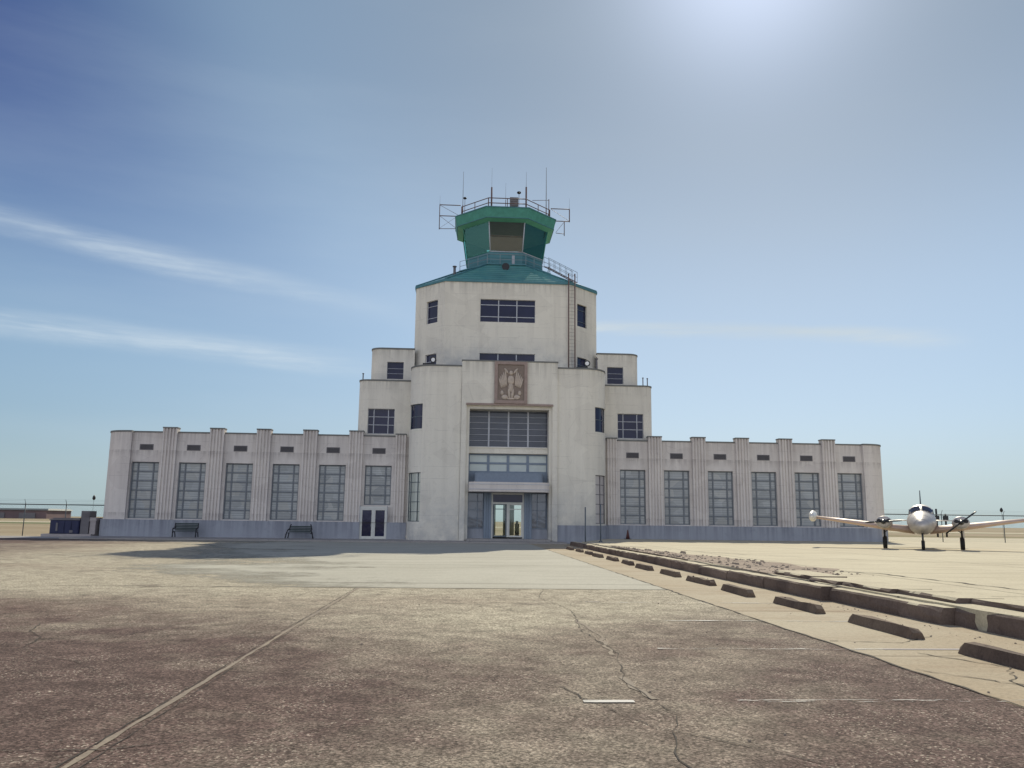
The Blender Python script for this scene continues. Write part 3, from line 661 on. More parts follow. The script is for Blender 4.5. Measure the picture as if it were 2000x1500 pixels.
def floodlight(x,y,z,rz,label,right):
    e=empty('floodlight',(x,y,z),label,'floodlight','floodlights on the entrance piers')
    m=MB(); m.box(x-.5,x+.45,y-.2,y+.2,z+.02,z+.42); m.build('ballast_housing',M['black'],e)
    m=MB(); m.tube((x+.35,y,z+.4),(x+.35,y-.05,z+.62),.05,6); m.build('mounting_bracket',M['black'],e)
    c=Vector((x+.42,y-.1,z+.72)); d=Vector((rz,-1,-.1)).normalized(); m=MB(); m.tube(c+d*.2,c-d*.25,.27,14,.15); m.build('lamp_housing',M['black'],e)
    m=MB(); m.tube(c+d*.202,c+d*.22,.17,14); m.build('lamp_lens',M['lamp_glass'],e)
floodlight(-6.75,-1.2,14.15,-.3,'black floodlight with bright round lens on top of the left entrance pier',0)
floodlight(6.25,-1.2,14.15,-.2,'black floodlight with bright round lens on top of the right entrance pier',1)
def pipe(x,y,z0,z1,label,r=.06):
    m=MB(); m.tube((x,y,z0),(x,y,z1),r,8); m.tube((x,y,z1),(x,y,z1+.08),r*1.6,8); tag(m.build('vent_pipe',M['box_grey']),label,'pipe','roof pipes')
pipe(7.75,.3,13.8,15.6,'dark vent pipe standing beside the right floodlight',.08)
pipe(11.95,.95,13.05,14.1,'inner one of two thin pipes on the right second storey roof edge',.045)
pipe(12.4,1.2,13.05,14.1,'outer one of two thin pipes at the rounded right second storey roof corner',.045)
pipe(-12.5,1.4,13.05,14.0,'lone thin pipe on the left second storey roof corner',.05)
pipe(-4.85,3.6,23.6,24.6,'short pipe stub on the left hip of the green tower roof',.12)

# benches
def bench(x,label,curved):
    e=empty('bench',(x,-1.3,0),label,'bench','benches along the left wing')
    w=.9; y=-1.3
    m=MB()
    for k_ in range(4): m.box(x-w,x+w,y-.38+k_*.12,y-.29+k_*.12,.43,.46)
    m.build('seat',M['dark_wood'],e)
    m=MB()
    for k_ in range(4 if curved else 5): m.box(x-w,x+w,y+.13+k_*.01,y+.16+k_*.01,.52+k_*.125,.61+k_*.125)
    m.build('backrest',M['dark_wood'],e)
    for s in (-1,1):
        m=MB(); sp=.12*s if curved else 0
        m.poly([(x+s*w+sp*1.6,y-.4,0),(x+s*w+sp,y-.36,.42),(x+s*w,y-.34,.68),(x+s*w,y+.1,.70),(x+s*w-sp,y+.2,1.12)],.05,6); m.poly([(x+s*w,y-.34,.42),(x+s*w,y+.12,.42),(x+s*w+sp,y+.28,0)],.045,6)
        m.build('bench_leg',M['black'],e)
bench(-25.65,'dark slatted bench with square sides against the left wing plinth',False)
bench(-16.65,'greenish slatted bench with splayed curved ends near the left wing door',True)
# cone
e=empty('traffic_cone',(9.95,-1.5,.22),'dark traffic cone standing at the foot of the right wing beside the pier','cone')
m=MB(); m.loft([[(9.95+r_*math.cos(a),-1.5+r_*math.sin(a),z) for a in [2*PI*i/14 for i in range(14)]] for z,r_ in ((.27,.17),(.6,.11),(.95,.045),(1.0,.04))]); m.build('cone_body',M['cone'],e)
m=MB(); m.prism([(9.7,-1.75),(10.2,-1.75),(10.2,-1.25),(9.7,-1.25)],.224,.27); m.build('cone_base',M['black'],e)
# thin posts at the head of the kerb
for x,zt_,lb in ((4.83,2.6,'left one of two thin dark posts at the far end of the kerb'),(5.9,2.8,'right one of two thin dark posts at the far end of the kerb, slightly taller')):
    e=empty('thin_post',(x,-12,-.1),lb,'post','thin posts by the entrance'); m=MB(); m.tube((x,-12,-.1),(x,-12,zt_),.045,6); m.build('post_shaft',M['frame_dark'],e)
    m=MB(); m.tube((x,-12,-.1 if x<5 else .22),(x,-12,-.02 if x<5 else .30),.12,8); m.build('post_base',M['frame_dark'],e)

# dark equipment beside the left end
e=empty('equipment_unit',(-35.4,1.2,-.1),'dark blue boxy equipment cabinet on a pale slab left of the building','equipment unit')
m=MB(); m.box(-37.4,-33.5,-.1,2.4,-.12,.12); m.build('slab',M['pale'],e)
m=MB(); m.box(-37.05,-34.75,.5,2.0,.12,1.22); m.build('cabinet',M['blue_box'],e,.03)
m=MB(); m.box(-37.1,-34.7,.44,2.06,1.222,1.32); m.box(-36.9,-34.8,.6,1.9,1.322,1.40); m.build('cabinet_lid',M['box_grey'],e)
for k_ in range(4):
    x=-36.95+k_*.55; m=MB(); m.box(x,x+.5,.462,.498,.2,1.15)
    m.box(x+.06,x+.44,.45,.461,.9,.94); m.box(x+.40,x+.44,.44,.461,.5,.75); m.build('cabinet_door',M['blue_box'],e)
m=MB(); m.box(-36.55,-36.40,.43,.449,.35,1.0); m.box(-35.45,-35.2,.43,.449,.22,.42); m.build('warning_plate',M['box_grey'],e)
m=MB(); m.prism([(-34.7,.6),(-34.05,.6),(-34.05,1.9),(-34.7,1.9)],.12,1.98)
for k_ in range(5): m.box(-34.62,-34.13,.57,.599,1.45+k_*.09,1.49+k_*.09)
m.build('tall_cabinet',M['box_grey'],e)
m=MB(); m.box(-34.0,-33.55,.7,1.8,.12,1.15); m.box(-34.04,-33.5,.66,1.84,1.152,1.45); m.build('side_cabinet',M['pale'],e); 
# short brown post far left
e=empty('marker_post',(-51.5,10,-.12),'short rusty marker post in the dry grass at the far left','post'); 
m=MB(); m.tube((-51.5,10,-.12),(-51.5,10,1.2),.16,8,.10); m.build('post_shaft',M['cone'],e); m=MB(); m.tube((-51.5,10,-.12),(-51.5,10,.25),.34,8,.26); m.build('post_base',M['cone'],e)

# ------------------------------------------------------------ fences
def fence(p0,p1,n,zg,label):
    p0=Vector(p0);p1=Vector(p1); e=empty('chain_link_fence',(p0.x,p0.y,zg),label,'fence','chain link fences at both ends of the building')
    h=2.6; d=(p1-p0)
    for k_ in range(n+1):
        p=p0+d*k_/n; m=MB(); m.tube((p.x,p.y,zg),(p.x,p.y,zg+h+.1),.04,6); m.tube((p.x,p.y,zg+h+.08),(p.x,p.y-.22,zg+h+.42),.02,5); m.build('fence_post',M['fence'],e)
    m=MB(); m.tube((p0.x,p0.y,zg+h),(p1.x,p1.y,zg+h),.045,6); m.build('top_rail',M['fence'],e)
    m=MB()
    for o_ in (.15,.28,.40): m.tube((p0.x,p0.y-o_*.55,zg+h+o_),(p1.x,p1.y-o_*.55,zg+h+o_),.005,3)
    m.build('barbed_wire',M['fence'],e)
    m=MB(); L=d.length; t=d/L; H=h-.08; sp=.22
    for q in range(int(-H/sp),int(L/sp)):
        for sgn in (1,-1):
            u0,u1=(q*sp,q*sp+H); z0,z1=(.04,H+.04)
            if u0<0: z0+=-u0; u0=0
            if u1>L: z1-=u1-L; u1=L
            if z1<=z0: continue
            if sgn<0: u0,u1=L-u0,L-u1
            a=p0+t*u0; b=p0+t*u1; m.tube((a.x,a.y+.03*sgn,zg+z0),(b.x,b.y+.03*sgn,zg+z1),.0035,3)
    m.build('wire_mesh',M['fence'],e)
fence((-80,2.5),(-33.5,2.5),14,-.12,'chain link fence running left from the end of the left wing')
fence((33.4,2.5),(68,2.5),6,-.0,'chain link fence running right behind the parked aeroplane')

# ------------------------------------------------------------ aeroplane (nose towards -Y in its own frame)
PL=empty('parked_aeroplane',(0,0,0),'silver twin engine propeller aeroplane with white tip tanks parked on the concrete','aeroplane')
def ring(cx_,y,cz,rx,rz,n=20,top=1.): return [(cx_+rx*math.cos(a),y,cz+rz*(top if math.sin(a)>0 else 1.)*math.sin(a)) for a in [2*PI*i/n for i in range(n)]]
m=MB(); F=[(-3.55,1.28,.05,.05),(-3.45,1.29,.18,.17),(-3.1,1.33,.37,.33),(-2.5,1.39,.56,.49),(-1.7,1.45,.71,.62),(-.9,1.50,.77,.71),(0,1.53,.78,.74),(1.0,1.55,.72,.70),(2.2,1.62,.48,.50),(3.6,1.72,.30,.33),(5.2,1.85,.12,.18),(5.6,1.90,.04,.08)]
m.loft([ring(0,*f) for f in F]); m.build('fuselage',M['alu'],PL)
m=MB(); m.loft([ring(0,y,z,rx,rz) for y,z,rx,rz in ((-1.62,1.86,.30,.10),(-1.35,1.95,.50,.22),(-.95,2.02,.60,.36),(-.4,2.05,.63,.44),(.6,2.02,.60,.42),(1.6,1.93,.45,.30),(2.4,1.85,.25,.15))]); cr=m.build('cabin_roof',M['alu'],PL)
m=MB()
for y_,rx_,rz_,z_ in ((-2.5,.56,.49,1.39),(-1.7,.71,.62,1.45),(-3.1,.37,.33,1.33)): m.loft([ring(0,y_-.008,z_,rx_+.004,rz_+.004,24),ring(0,y_+.008,z_,rx_+.006,rz_+.006,24)],cap=False)
m.build('panel_joint',M['prop'],PL)
m=MB()
def wsec(y,z,rx,rz,a0,a1,n,off=.012): return [(( rx+off)*math.cos(a),y-.01,z+(rz+off)*math.sin(a)) for a in [R(a0+(a1-a0)*i/n) for i in range(n+1)]]
for a0,a1 in ((96,164),(16,84)):
    s1=wsec(-1.40,1.935,.49,.21,a0,a1,8,.03); s2=wsec(-.97,2.018,.60,.355,a0,a1,8,.03)
    for i in range(8): m.quad(s1[i],s1[i+1],s2[i+1],s2[i],smooth=True)
m.build('windscreen',M['glass_dark'],cr)
m=MB()
for sgn in (-1,1):
    for y0 in (-.75,.05,.8):
        a=[(sgn*(.635 if y0<.5 else .60),y0,1.93),(sgn*(.635 if y0<.5 else .59),y0+.6,1.93),(sgn*(.60 if y0<.5 else .56),y0+.55,2.22),(sgn*(.60 if y0<.5 else .57),y0+.05,2.22)]
        m.hexa(a,[(x+sgn*.02,y,z) for x,y,z in a])
m.build('side_windows',M['glass_dark'],cr)
def aero(x,yl,c,z,t,n=8):
    up=[];dn=[]
    for i in range(n+1):
        u=i/n; th=t*(math.sqrt(u)*1.9*(1-u)+.02*(1-u)+.03*u); up.append((x,yl+c*u,z+th)); dn.append((x,yl+c*u,z-th*.8))
    return up+dn[::-1]
for s in (-1,1):
    m=MB(); st_=[(.4,-.95,1.80,1.02,.33),(1.9,-.85,1.65,1.20,.28),(3.9,-.65,1.40,1.48,.20),(5.75,-.45,1.12,1.72,.12)]
    rs=[aero(s*x,yl,c,z,t) for x,yl,c,z,t in st_]; m.loft(rs if s>0 else [r_[::-1] for r_ in rs]); m.build('wing',M['wingskin'],PL)
    m=MB(); m.loft([ring(s*(5.85+.02*k_),y,z,rx,rz,14) for k_,(y,z,rx,rz) in enumerate(((-1.75,1.74,.03,.04),(-1.55,1.75,.13,.2),(-1.1,1.77,.19,.30),(-.3,1.80,.21,.33),(.5,1.84,.18,.27),(1.1,1.90,.09,.14),(1.35,1.93,.02,.03)))]); m.build('tip_tank',M['tank'],PL)
    nx=s*1.95
    m=MB(); m.loft([ring(nx,y,z,rx,rz,16) for y,z,rx,rz in ((-1.95,1.50,.20,.18),(-1.9,1.50,.38,.30),(-1.5,1.48,.44,.34),(-.6,1.44,.44,.34),(.5,1.42,.34,.26),(1.3,1.42,.10,.10))]); nc=m.build('engine_nacelle',M['alu'],PL)
    for q in (-1,1): m=MB(); m.loft([ring(nx+q*.24,y,1.55,.11,.10,12) for y in (-1.97,-1.90)]); m.build('air_intake',M['black'],nc)
    m=MB(); m.loft([ring(nx,y,1.5,r_,r_,12) for y,r_ in ((-2.4,.02),(-2.3,.09),(-2.1,.14),(-1.96,.15))]); pr=m.build('propeller_hub',M['prop'],PL)
    m=MB()
    for ba in ((38,218) if s>0 else (4,184)):
        t=R(ba); d=Vector((math.cos(t),0,math.sin(t))); u=Vector((-math.sin(t),0,math.cos(t))); c0=Vector((nx,-2.12,1.5)); rs=[]
        for rr,w,th,tw in ((.1,.04,.035,.8),(.35,.055,.025,.8),(.70,.06,.015,.7),(.95,.04,.006,.6)):
            yv=Vector((0,1,0)); w1=u*math.cos(tw)+yv*math.sin(tw); w2=-u*math.sin(tw)+yv*math.cos(tw); p=c0+d*rr
            rs.append([tuple(p+w1*w*math.cos(a)+w2*th*math.sin(a)) for a in [2*PI*i/8 for i in range(8)]])
        m.loft(rs)
    m.build('propeller_blades',M['prop'],pr)
    gx=s*2.0
    m=MB(); m.tube((gx,-.1,1.25),(gx,-.1,.34),.055,8); m.tube((gx,-.1,.9),(gx-s*.5,.1,1.3),.03,6); g=m.build('main_gear_strut',M['prop'],PL); m=MB(); m.box(gx+s*.10-.02,gx+s*.10+.02,-.3,.1,.62,1.15); m.build('gear_door',M['alu'],g)
    m=MB(); m.tube((gx-.11,-.1,.34),(gx+.11,-.1,.34),.34,18); m.build('wheel',M['rubber'],g)
    m=MB(); m.loft([aero(s*x,yl,c,1.62,t,6) if s>0 else aero(s*x,yl,c,1.62,t,6)[::-1] for x,yl,c,t in ((.08,4.6,1.05,.06),(2.1,5.0,.65,.04))]); m.build('tailplane',M['alu'],PL)
m=MB()
rs=[]
for z,yl,c,t in ((1.9,4.3,1.5,.07),(2.6,4.8,1.1,.055),(3.5,5.4,.65,.035)):
    up=[];dn=[]
    for i in range(7):
        u=i/6; th=t*(math.sqrt(u)*1.9*(1-u)+.05); up.append((th,yl+c*u,z)); dn.append((-th,yl+c*u,z))
    rs.append(up+dn[::-1])
m.loft(rs[::1]); m.build('tail_fin',M['prop'],PL)
m=MB(); m.tube((0,-2.35,1.1),(0,-2.4,.25),.05,8); g=m.build('nose_gear_strut',M['prop'],PL); m=MB(); m.tube((-.09,-2.42,.25),(.09,-2.42,.25),.25,16); m.build('wheel',M['rubber'],g)
m=MB(); m.tube((0,-.2,2.45),(0,.0,2.95),.012,5); m.build('cabin_antenna',M['prop'],PL)
PL.location=(24.0,-20.6,.224); PL.rotation_euler=(0,0,R(-30)); PL.scale=(1.04,1.04,1.06)

# ------------------------------------------------------------ far things
e=empty('far_hangar',(-330,420,-.1),'long low brown hangar far off on the left horizon','building')
def hang(x0,x1,y0,z1,zr):
    m=MB(); m.box(x0,x1,y0,y0+30,-.3,z1); m.build('hangar_wall',M['hangar'],e)
    m=MB(); m.hexa([(x0-1,y0-1,z1),(x1+1,y0-1,z1),(x1+1,y0+31,z1),(x0-1,y0+31,z1)],[(x0,y0+2,zr),(x1,y0+2,zr),(x1,y0+28,zr),(x0,y0+28,zr)]); m.build('hangar_roof',M['hangar_roof'],e)
hang(-420,-240,420,4.6,5.6)
m=MB()
for k_ in range(10): x=-408+k_*17; m.box(x,x+9,419.6,419.9,-.1,3.1)
m.build('hangar_doors',M['box_grey'],e)
for k_,(x,y,zt_,lb) in enumerate(((-59.4,60,4.3,'slim airfield lamp pole beyond the fence left of the building'),(84,60,4.3,'slim airfield lamp pole beyond the fence at the far right'))):
    e=empty('airfield_lamp',(x,y,-.1),lb,'lamp pole'); m=MB(); m.tube((x,y,-.1),(x,y,zt_-.3),.02,5); m.build('lamp_post',M['fence'],e)
    m=MB(); m.loft([[(x+r_*math.cos(a),y+r_*math.sin(a),zt_-.3+h_) for a in [2*PI*i/10 for i in range(10)]] for h_,r_ in ((0,.1),(.2,.24),(.5,.2),(.75,.05))]); m.build('lamp_head',M['black'],e)
e=empty('signal_mast',(73,60,-.1),'dark twin headed signal mast behind the aeroplane','mast')
for dx,h_ in ((0,4.4),(1.5,3.6)):
    m=MB(); m.tube((73+dx,60,-.1),(73+dx,60,h_),.15,6); m.box(72.7+dx,73.3+dx,59.7,60.3,2.6,3.3); m.build('signal_post',M['black'],e)

# ------------------------------------------------------------ ground
def sheet(name,x0,x1,y0,y1,z,mat,jit=0,step=1.2,th=.05):
    pts=[]
    def run(a,b):
        L=math.dist(a,b); k_=max(1,int(L/step)) if jit else 1
        for i in range(k_):
            u=i/k_; pts.append((a[0]+(b[0]-a[0])*u+random.uniform(-jit,jit),a[1]+(b[1]-a[1])*u+random.uniform(-jit,jit)))
    run((x0,y0),(x1,y0)); run((x1,y0),(x1,y1)); run((x1,y1),(x0,y1)); run((x0,y1),(x0,y0))
    m=MB(); m.prism(pts,z-th,z); return tag(m.build(name,mat),kind='structure')
m=MB(); m.quad((-4000,-4000,-.14),(4000,-4000,-.14),(4000,4000,-.14),(-4000,4000,-.14)); tag(m.build('ground',M['ground']),kind='structure')
sheet('parking_lot',-62,4.3,-95,-5.0,-.104,M['asphalt'],0,1,.03)
pp=[(x_+random.uniform(-.2,.2),-48.1+random.uniform(-.04,.04)) for x_ in [-32+1.1*k_ for k_ in range(30)]]+[(1.42,-48.1),(1.42,-6.2),(-33,-6.2)]
m=MB(); m.prism(pp,-.103,-.100); tag(m.build('concrete_pavement',M['conc_lot']),kind='structure')
sheet('concrete_strip',1.425,4.6,-95,-6.2,-.0995,M['conc_strip'],.03,1.,.003)
sheet('access_road',-75,-33.6,-4.99,1.5,-.104,M['side'],0,1,.03)
sheet('grass_verge',-400,-40,112,149,-.128,M['verge'],0,1,.01)
sheet('taxiway',-400,400,150,190,-.12,M['apron'],0,1,.015)
sheet('sidewalk',-33.2,4.35,-6.0,-.45,.0,M['side'],0,1,.14)
# apron with a broken front edge
pts=[(4.62,-95)]
y=-95
while y<-13: 
    y+=random.uniform(.5,1.3); x=4.62+random.uniform(-.05,.12)
    if -38<y<-24: x+=.25+random.uniform(0,.3)
    pts.append((x,y))
pts+=[(4.6,-12),(8.26,-1.0),(8.26,-.45),(33.6,-.45),(33.6,30),(120,30),(120,-95)]
m=MB(); m.prism(pts[::-1],-.13,.22); tag(m.build('apron',M['apron']),kind='structure')
# upper lip slab pieces set back from the kerb
m=MB(); y=-58.4
for k_ in range(2):
    y1=y+[4.2,3.9][k_]; a=5.35+[.25,.0][k_]; m.hexa([(a+.1,y+.03,.15),(12,y+.03,.15),(12,y1-.03,.15),(a,y1-.03,.15)],[(a+.14,y+.06,.25),(12,y+.06,.238),(12,y1-.04,.238),(a+.05,y1-.05,.25)]); y=y1
# kerb of broken blocks
m=MB(); m2=MB(); y=-62.
kr=random.Random(11)
def blk(m,x0,x1,y0,y1,z0,z1,j=.012):
    n=max(3,int((y1-y0)/.35)); rings=[]; c=.0
    for i in range(n+1):
        yy=y0+(y1-y0)*i/n; q=lambda a:kr.uniform(-a,a)
        chip=.05*kr.random() if (i in (0,n) or kr.random()<.15) else 0
        rings.append([(x0+q(j),yy,z0),(x0+q(j*1.5),yy,z0+(z1-z0)*.45+q(.02)),(x0+.01+q(j),yy,z1-.035-chip),(x0+.045+chip*.6+q(j),yy,z1+q(.006)),(x1,yy,z1+q(.006)),(x1,yy,z0)])
    m.loft(rings,smooth=False)
while y<-13:
    L=kr.uniform(2.8,4.4); z1=.19+kr.uniform(-.025,.03); dx=kr.uniform(-.03,.03)
    x0=min(4.13+dx+max(0,(-52-y))*.07,4.6)
    blk(m,x0,x0+.40,y,y+L-.025,-.12,z1)
    y+=L
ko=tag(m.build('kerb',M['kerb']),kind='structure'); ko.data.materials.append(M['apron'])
for p_ in ko.data.polygons: p_.material_index=1 if p_.normal.z>.8 else 0  # shade painted in: sides dark and stained, upward faces pale as if lit
m=MB(); y=-59.2
while y<-46.5:
    L=kr.uniform(1.2,3.0); x0=4.72+kr.uniform(-.05,.12)+max(0,-54-y)*.13; blk(m,x0,x0+.9,y,y+L-.03,.1,.31+kr.uniform(-.02,.02),.03); y+=L
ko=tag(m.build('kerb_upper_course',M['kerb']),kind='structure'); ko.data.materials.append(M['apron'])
for p_ in ko.data.polygons: p_.material_index=1 if p_.normal.z>.8 else 0  # same painted split of shaded sides and lit top
# crumbled patch along the apron edge
def blobpoly(cx_,cy,rx,ry,n,j): return [(cx_+rx*(1+random.uniform(-j,j))*math.cos(a),cy+ry*(1+random.uniform(-j,j))*math.sin(a)) for a in [2*PI*i/n for i in range(n)]]
m=MB(); m.prism([(4.7,-47.2),(5.3,-47.8),(6.2,-47.0),(6.9,-45.5),(7.9,-43.8),(7.2,-42.6),(7.6,-40.5),(6.7,-38),(6.9,-35.5),(6.0,-33),(6.1,-30.5),(5.5,-28),(5.4,-25),(5.0,-22),(4.75,-20),(4.7,-30),(4.72,-40)],.2,.226); tag(m.build('broken_asphalt_patch',M['rubble']),kind='structure')
m=MB(); rr=random.Random(3)
for k_ in range(650):
    y=rr.uniform(-47,-22); w=max(.2,min(2.6,( -22-y)*.16)); x=4.75+rr.random()**1.3*w; r_=.02+.07*rr.random()**2.5*(1 if rr.random()<.93 else 2)
    b=[(x+r_*rr.uniform(.6,1.2)*math.cos(a),y+r_*rr.uniform(.6,1.2)*math.sin(a),.222) for a in [0,1.3,2.5,3.8,5.1]]
    m.hexa(b,[(x+(p[0]-x)*.6,y+(p[1]-y)*.6,.222+r_*rr.uniform(.25,.7)) for p in b])
tag(m.build('rubble',M['stone']),kind='stuff')
# loose grit and pebbles at the kerb foot
m=MB()
for k_ in range(420):
    y=rr.uniform(-63,-30); x=4.2-abs(rr.gauss(0,.28)) if rr.random()<.6 else rr.uniform(-8,4.2); r_=.006+.018*rr.random()**2
    if x<4.0 and y>-50: continue
    b=[(x+r_*rr.uniform(.6,1.2)*math.cos(a),y+r_*rr.uniform(.6,1.2)*math.sin(a),-.102) for a in [0,1.3,2.5,3.8,5.1]]
    m.hexa(b,[(x+(p[0]-x)*.5,y+(p[1]-y)*.5,-.102+r_*rr.uniform(.5,1)) for p in b])
tag(m.build('pebbles',M['stone']),kind='stuff')
# cracks and seams as thin ribbons
def ribbon(name,pts,w,z,mat,jit=.05,sub=6,wj=.5):
    m=MB(); P=[]
    for a,b in zip(pts,pts[1:]):
        L=math.dist(a,b); k_=max(2,int(L*sub))
        for i in range(k_): P.append((a[0]+(b[0]-a[0])*i/k_+rr.gauss(0,jit),a[1]+(b[1]-a[1])*i/k_+rr.gauss(0,jit*.3)))
    P.append(pts[-1]); prev=None
    for i,(a,b) in enumerate(zip(P,P[1:])):
        t=Vector((b[0]-a[0],b[1]-a[1]))
        if t.length<1e-4: continue
        t.normalize(); ww=w*(1+rr.uniform(-wj,wj)); n_=Vector((t.y,-t.x))*ww/2
        cur=((b[0]-n_.x,b[1]-n_.y,z),(b[0]+n_.x,b[1]+n_.y,z))
        if prev is None: prev=((a[0]-n_.x,a[1]-n_.y,z),(a[0]+n_.x,a[1]+n_.y,z))
        m.quad(prev[0],prev[1],cur[1],cur[0]); prev=cur
    return tag(m.build(name,mat),kind='structure')
ribbon('pavement_seam',[(-6.5,-70),(-6.45,-62),(-6.4,-56),(-6.3,-48.2)],.05,-.0985,M['seal'],.006,4,.35)
ribbon('pavement_crack',[(-6.55,-70),(-6.5,-62),(-6.46,-56),(-6.36,-48.2)],.010,-.0965,M['crack'],.008,6,.8)
ribbon('pavement_crack',[(-6.36,-66),(-6.35,-58),(-6.28,-50)],.008,-.0965,M['crack'],.008,6,.8)
ribbon('pavement_crack',[(-1.75,-48.2),(-2.1,-50.5),(-1.7,-53),(-1.95,-56),(-1.8,-58.2),(-2.1,-60),(-1.95,-61.5),(-2.3,-62.9),(-2.0,-64.5),(-2.4,-68)],.010,-.0965,M['crack'],.018,5,.9)
ribbon('pavement_seam',[(-1.85,-54.5),(-1.75,-56.5),(-1.9,-58.3)],.06,-.0985,M['seal'],.03,6,.6)
ribbon('pavement_seam',[(-2.08,-59.8),(-1.98,-60.9)],.05,-.0983,M['seal'],.03,6,.6)
ribbon('pavement_joint',[(-13.6,-48.12),(1.4,-48.12)],.04,-.0965,M['crack'],.01,2,.4)
ribbon('pavement_joint',[(1.42,-75),(1.42,-62),(1.40,-48),(1.42,-20)],.035,-.0945,M['crack'],.02,3,.7)
for k_ in range(9):
    x_,y_=rr.uniform(-12,1),rr.uniform(-62,-50); a_=rr.uniform(0,2*PI); ps_=[(x_,y_)]
    for q_ in range(rr.randint(4,9)):
        a_+=rr.uniform(-.6,.6); x_+=.7*math.cos(a_); y_+=.9*math.sin(a_); ps_.append((min(x_,1.3),min(y_,-48.3)))
    ribbon('pavement_crack',ps_,.010,-.0962,M['crack'],.012,6,.9)
for p_ in ([(2.5,-61.9),(2.1,-60.2),(2.7,-59.2),(2.2,-58.1)],[(1.45,-59.3),(2.1,-60.2),(3.1,-60.6),(4.1,-60.3)],[(1.45,-57.0),(2.5,-57.2),(3.4,-56.4)]): ribbon('pavement_crack',p_,.022,-.093,M['crack'],.03,9,.7)
ribbon('pavement_joint',[(5.1,-42),(6.6,-43.8),(8,-46),(8.3,-51.6),(8.6,-60)],.08,.228,M['crack'],.06,3,.7)
ribbon('pavement_joint',[(5.0,-20),(9,-33),(13,-38),(22,-42)],.07,.224,M['crack'],.05,2,.7)
ribbon('pavement_joint',[(8,-12),(60,-13)],.05,.2245,M['crack'],.02,1,.5)
# bay lines
for y in (-64.3,-61.0,-57.78,-54.65,-51.45):
    x0=-1.2
    m=MB(); m.box(x0,3.05,y-.05,y+.05,-.0945,-.0938); tag(m.build('parking_line',M['line']),kind='structure')
m=MB(); m.box(-2.68,-2.2,-61.06,-60.96,-.0945,-.0938); tag(m.build('parking_line',M['line_fresh']),kind='structure')
m=MB(); m.box(1.9,3.0,-57.83,-57.75,-.0934,-.0928); tag(m.build('parking_line',M['pale']),kind='structure')

# wheel stops
def stop_mesh():
    m=MB(); L=1.03; prof=[(-.11,0),(.11,0),(.07,.155),(-.07,.155)]; R_=random.Random(5)
    rings=[]
    for i,yy in enumerate((-L,-L+.10,-L*.5,0,L*.5,L-.10,L)):
        k_=.55 if i in (0,6) else 1.
        rings.append([(x,yy,z*(k_ if z>0 else 1)+(R_.uniform(-.006,.006) if z>0 else 0)) for x,z in prof])
    m.loft(rings,smooth=False)
    for q in (-.6,.6): m.tube((0,q,.153),(0,q,.161),.02,8)
    return m
nm=['nearest wheel stop, cut off by the right edge of the photo','second nearest wheel stop, long and dark beside the broken kerb','third wheel stop from the front beside the kerb','fourth wheel stop from the front beside the kerb','fifth wheel stop from the front, with pale worn top','sixth wheel stop from the front beside the kerb','seventh wheel stop from the front, longer looking and dark','eighth wheel stop from the front beside the kerb','ninth wheel stop from the front, near the far kerb end','tenth wheel stop from the front, near the far kerb end','third farthest wheel stop toward the building','second farthest wheel stop toward the building','farthest wheel stop at the shadow edge near the building']
proto=None
for i in range(13):
    y=-59.15+3.37*i
    if i==0:
        mm=stop_mesh(); proto=mm.build('wheel_stop',M['stop']); me=proto.data; o=proto
    else:
        o=proto.copy(); COL.objects.link(o)
        if i%3:
            v_=proto.data.copy(); o.data=v_; q_=random.Random(20+i)
            for vv in v_.vertices:
                if vv.co.z>.1: vv.co.z-=q_.random()**3*.05; vv.co.x+=q_.uniform(-.012,.012)
                vv.co.y*=1+q_.uniform(-.01,.01)
    o.location=(2.92+(.04 if i%3 else -.05),y,-.096); o.rotation_euler=(0,0,R([1.2,-.8,.6,-1.5,2.2,-.5,1,-2,.5,1,-1,0,1][i]))
    tag(o,'concrete '+nm[i],'wheel stop','wheel stops along the kerb')

# ------------------------------------------------------------ sky, sun, camera
SUN_EL,SUN_AZ=R(37.3),R(21.3)
W=bpy.data.worlds.new('World'); sc.world=W; W.use_nodes=True; t=W.node_tree; bg=t.nodes['Background']
sky=t.nodes.new('ShaderNodeTexSky'); sky.sky_type='NISHITA'; sky.sun_disc=False; sky.sun_elevation=SUN_EL; sky.sun_rotation=SUN_AZ
sky.air_density=1.0; sky.dust_density=1.6; sky.ozone_density=2.2; sky.altitude=10
tc=t.nodes.new('ShaderNodeTexCoord'); 
def wn(typ,**k):
    n=t.nodes.new(typ)
    for a,v in k.items(): setattr(n,a,v)
    return n
def wm(op,a,b=0.,c=None,clamp=False):
    n=wn('ShaderNodeMath',operation=op,use_clamp=clamp)
    for i,v in enumerate((a,b) if c is None else (a,b,c)):
        if isinstance(v,(int,float)): n.inputs[i].default_value=v
        else: t.links.new(v,n.inputs[i])
    return n.outputs[0]
def dot(v):
    n=wn('ShaderNodeVectorMath',operation='DOT_PRODUCT'); t.links.new(tc.outputs['Generated'],n.inputs[0]); n.inputs[1].default_value=v; return n.outputs['Value']
def smooth(x,a,b):
    n=wn('ShaderNodeMapRange',interpolation_type='SMOOTHSTEP'); t.links.new(x,n.inputs[0]); n.inputs[1].default_value=a; n.inputs[2].default_value=b; return n.outputs[0]
mp=wn('ShaderNodeMapping'); t.links.new(tc.outputs['Generated'],mp.inputs[0]); mp.inputs['Scale'].default_value=(2.2,2.2,9)
nz=wn('ShaderNodeTexNoise'); t.links.new(mp.outputs[0],nz.inputs[0]); nz.inputs['Scale'].default_value=2.2; nz.inputs['Detail'].default_value=6; nz.inputs['Roughness'].default_value=.6
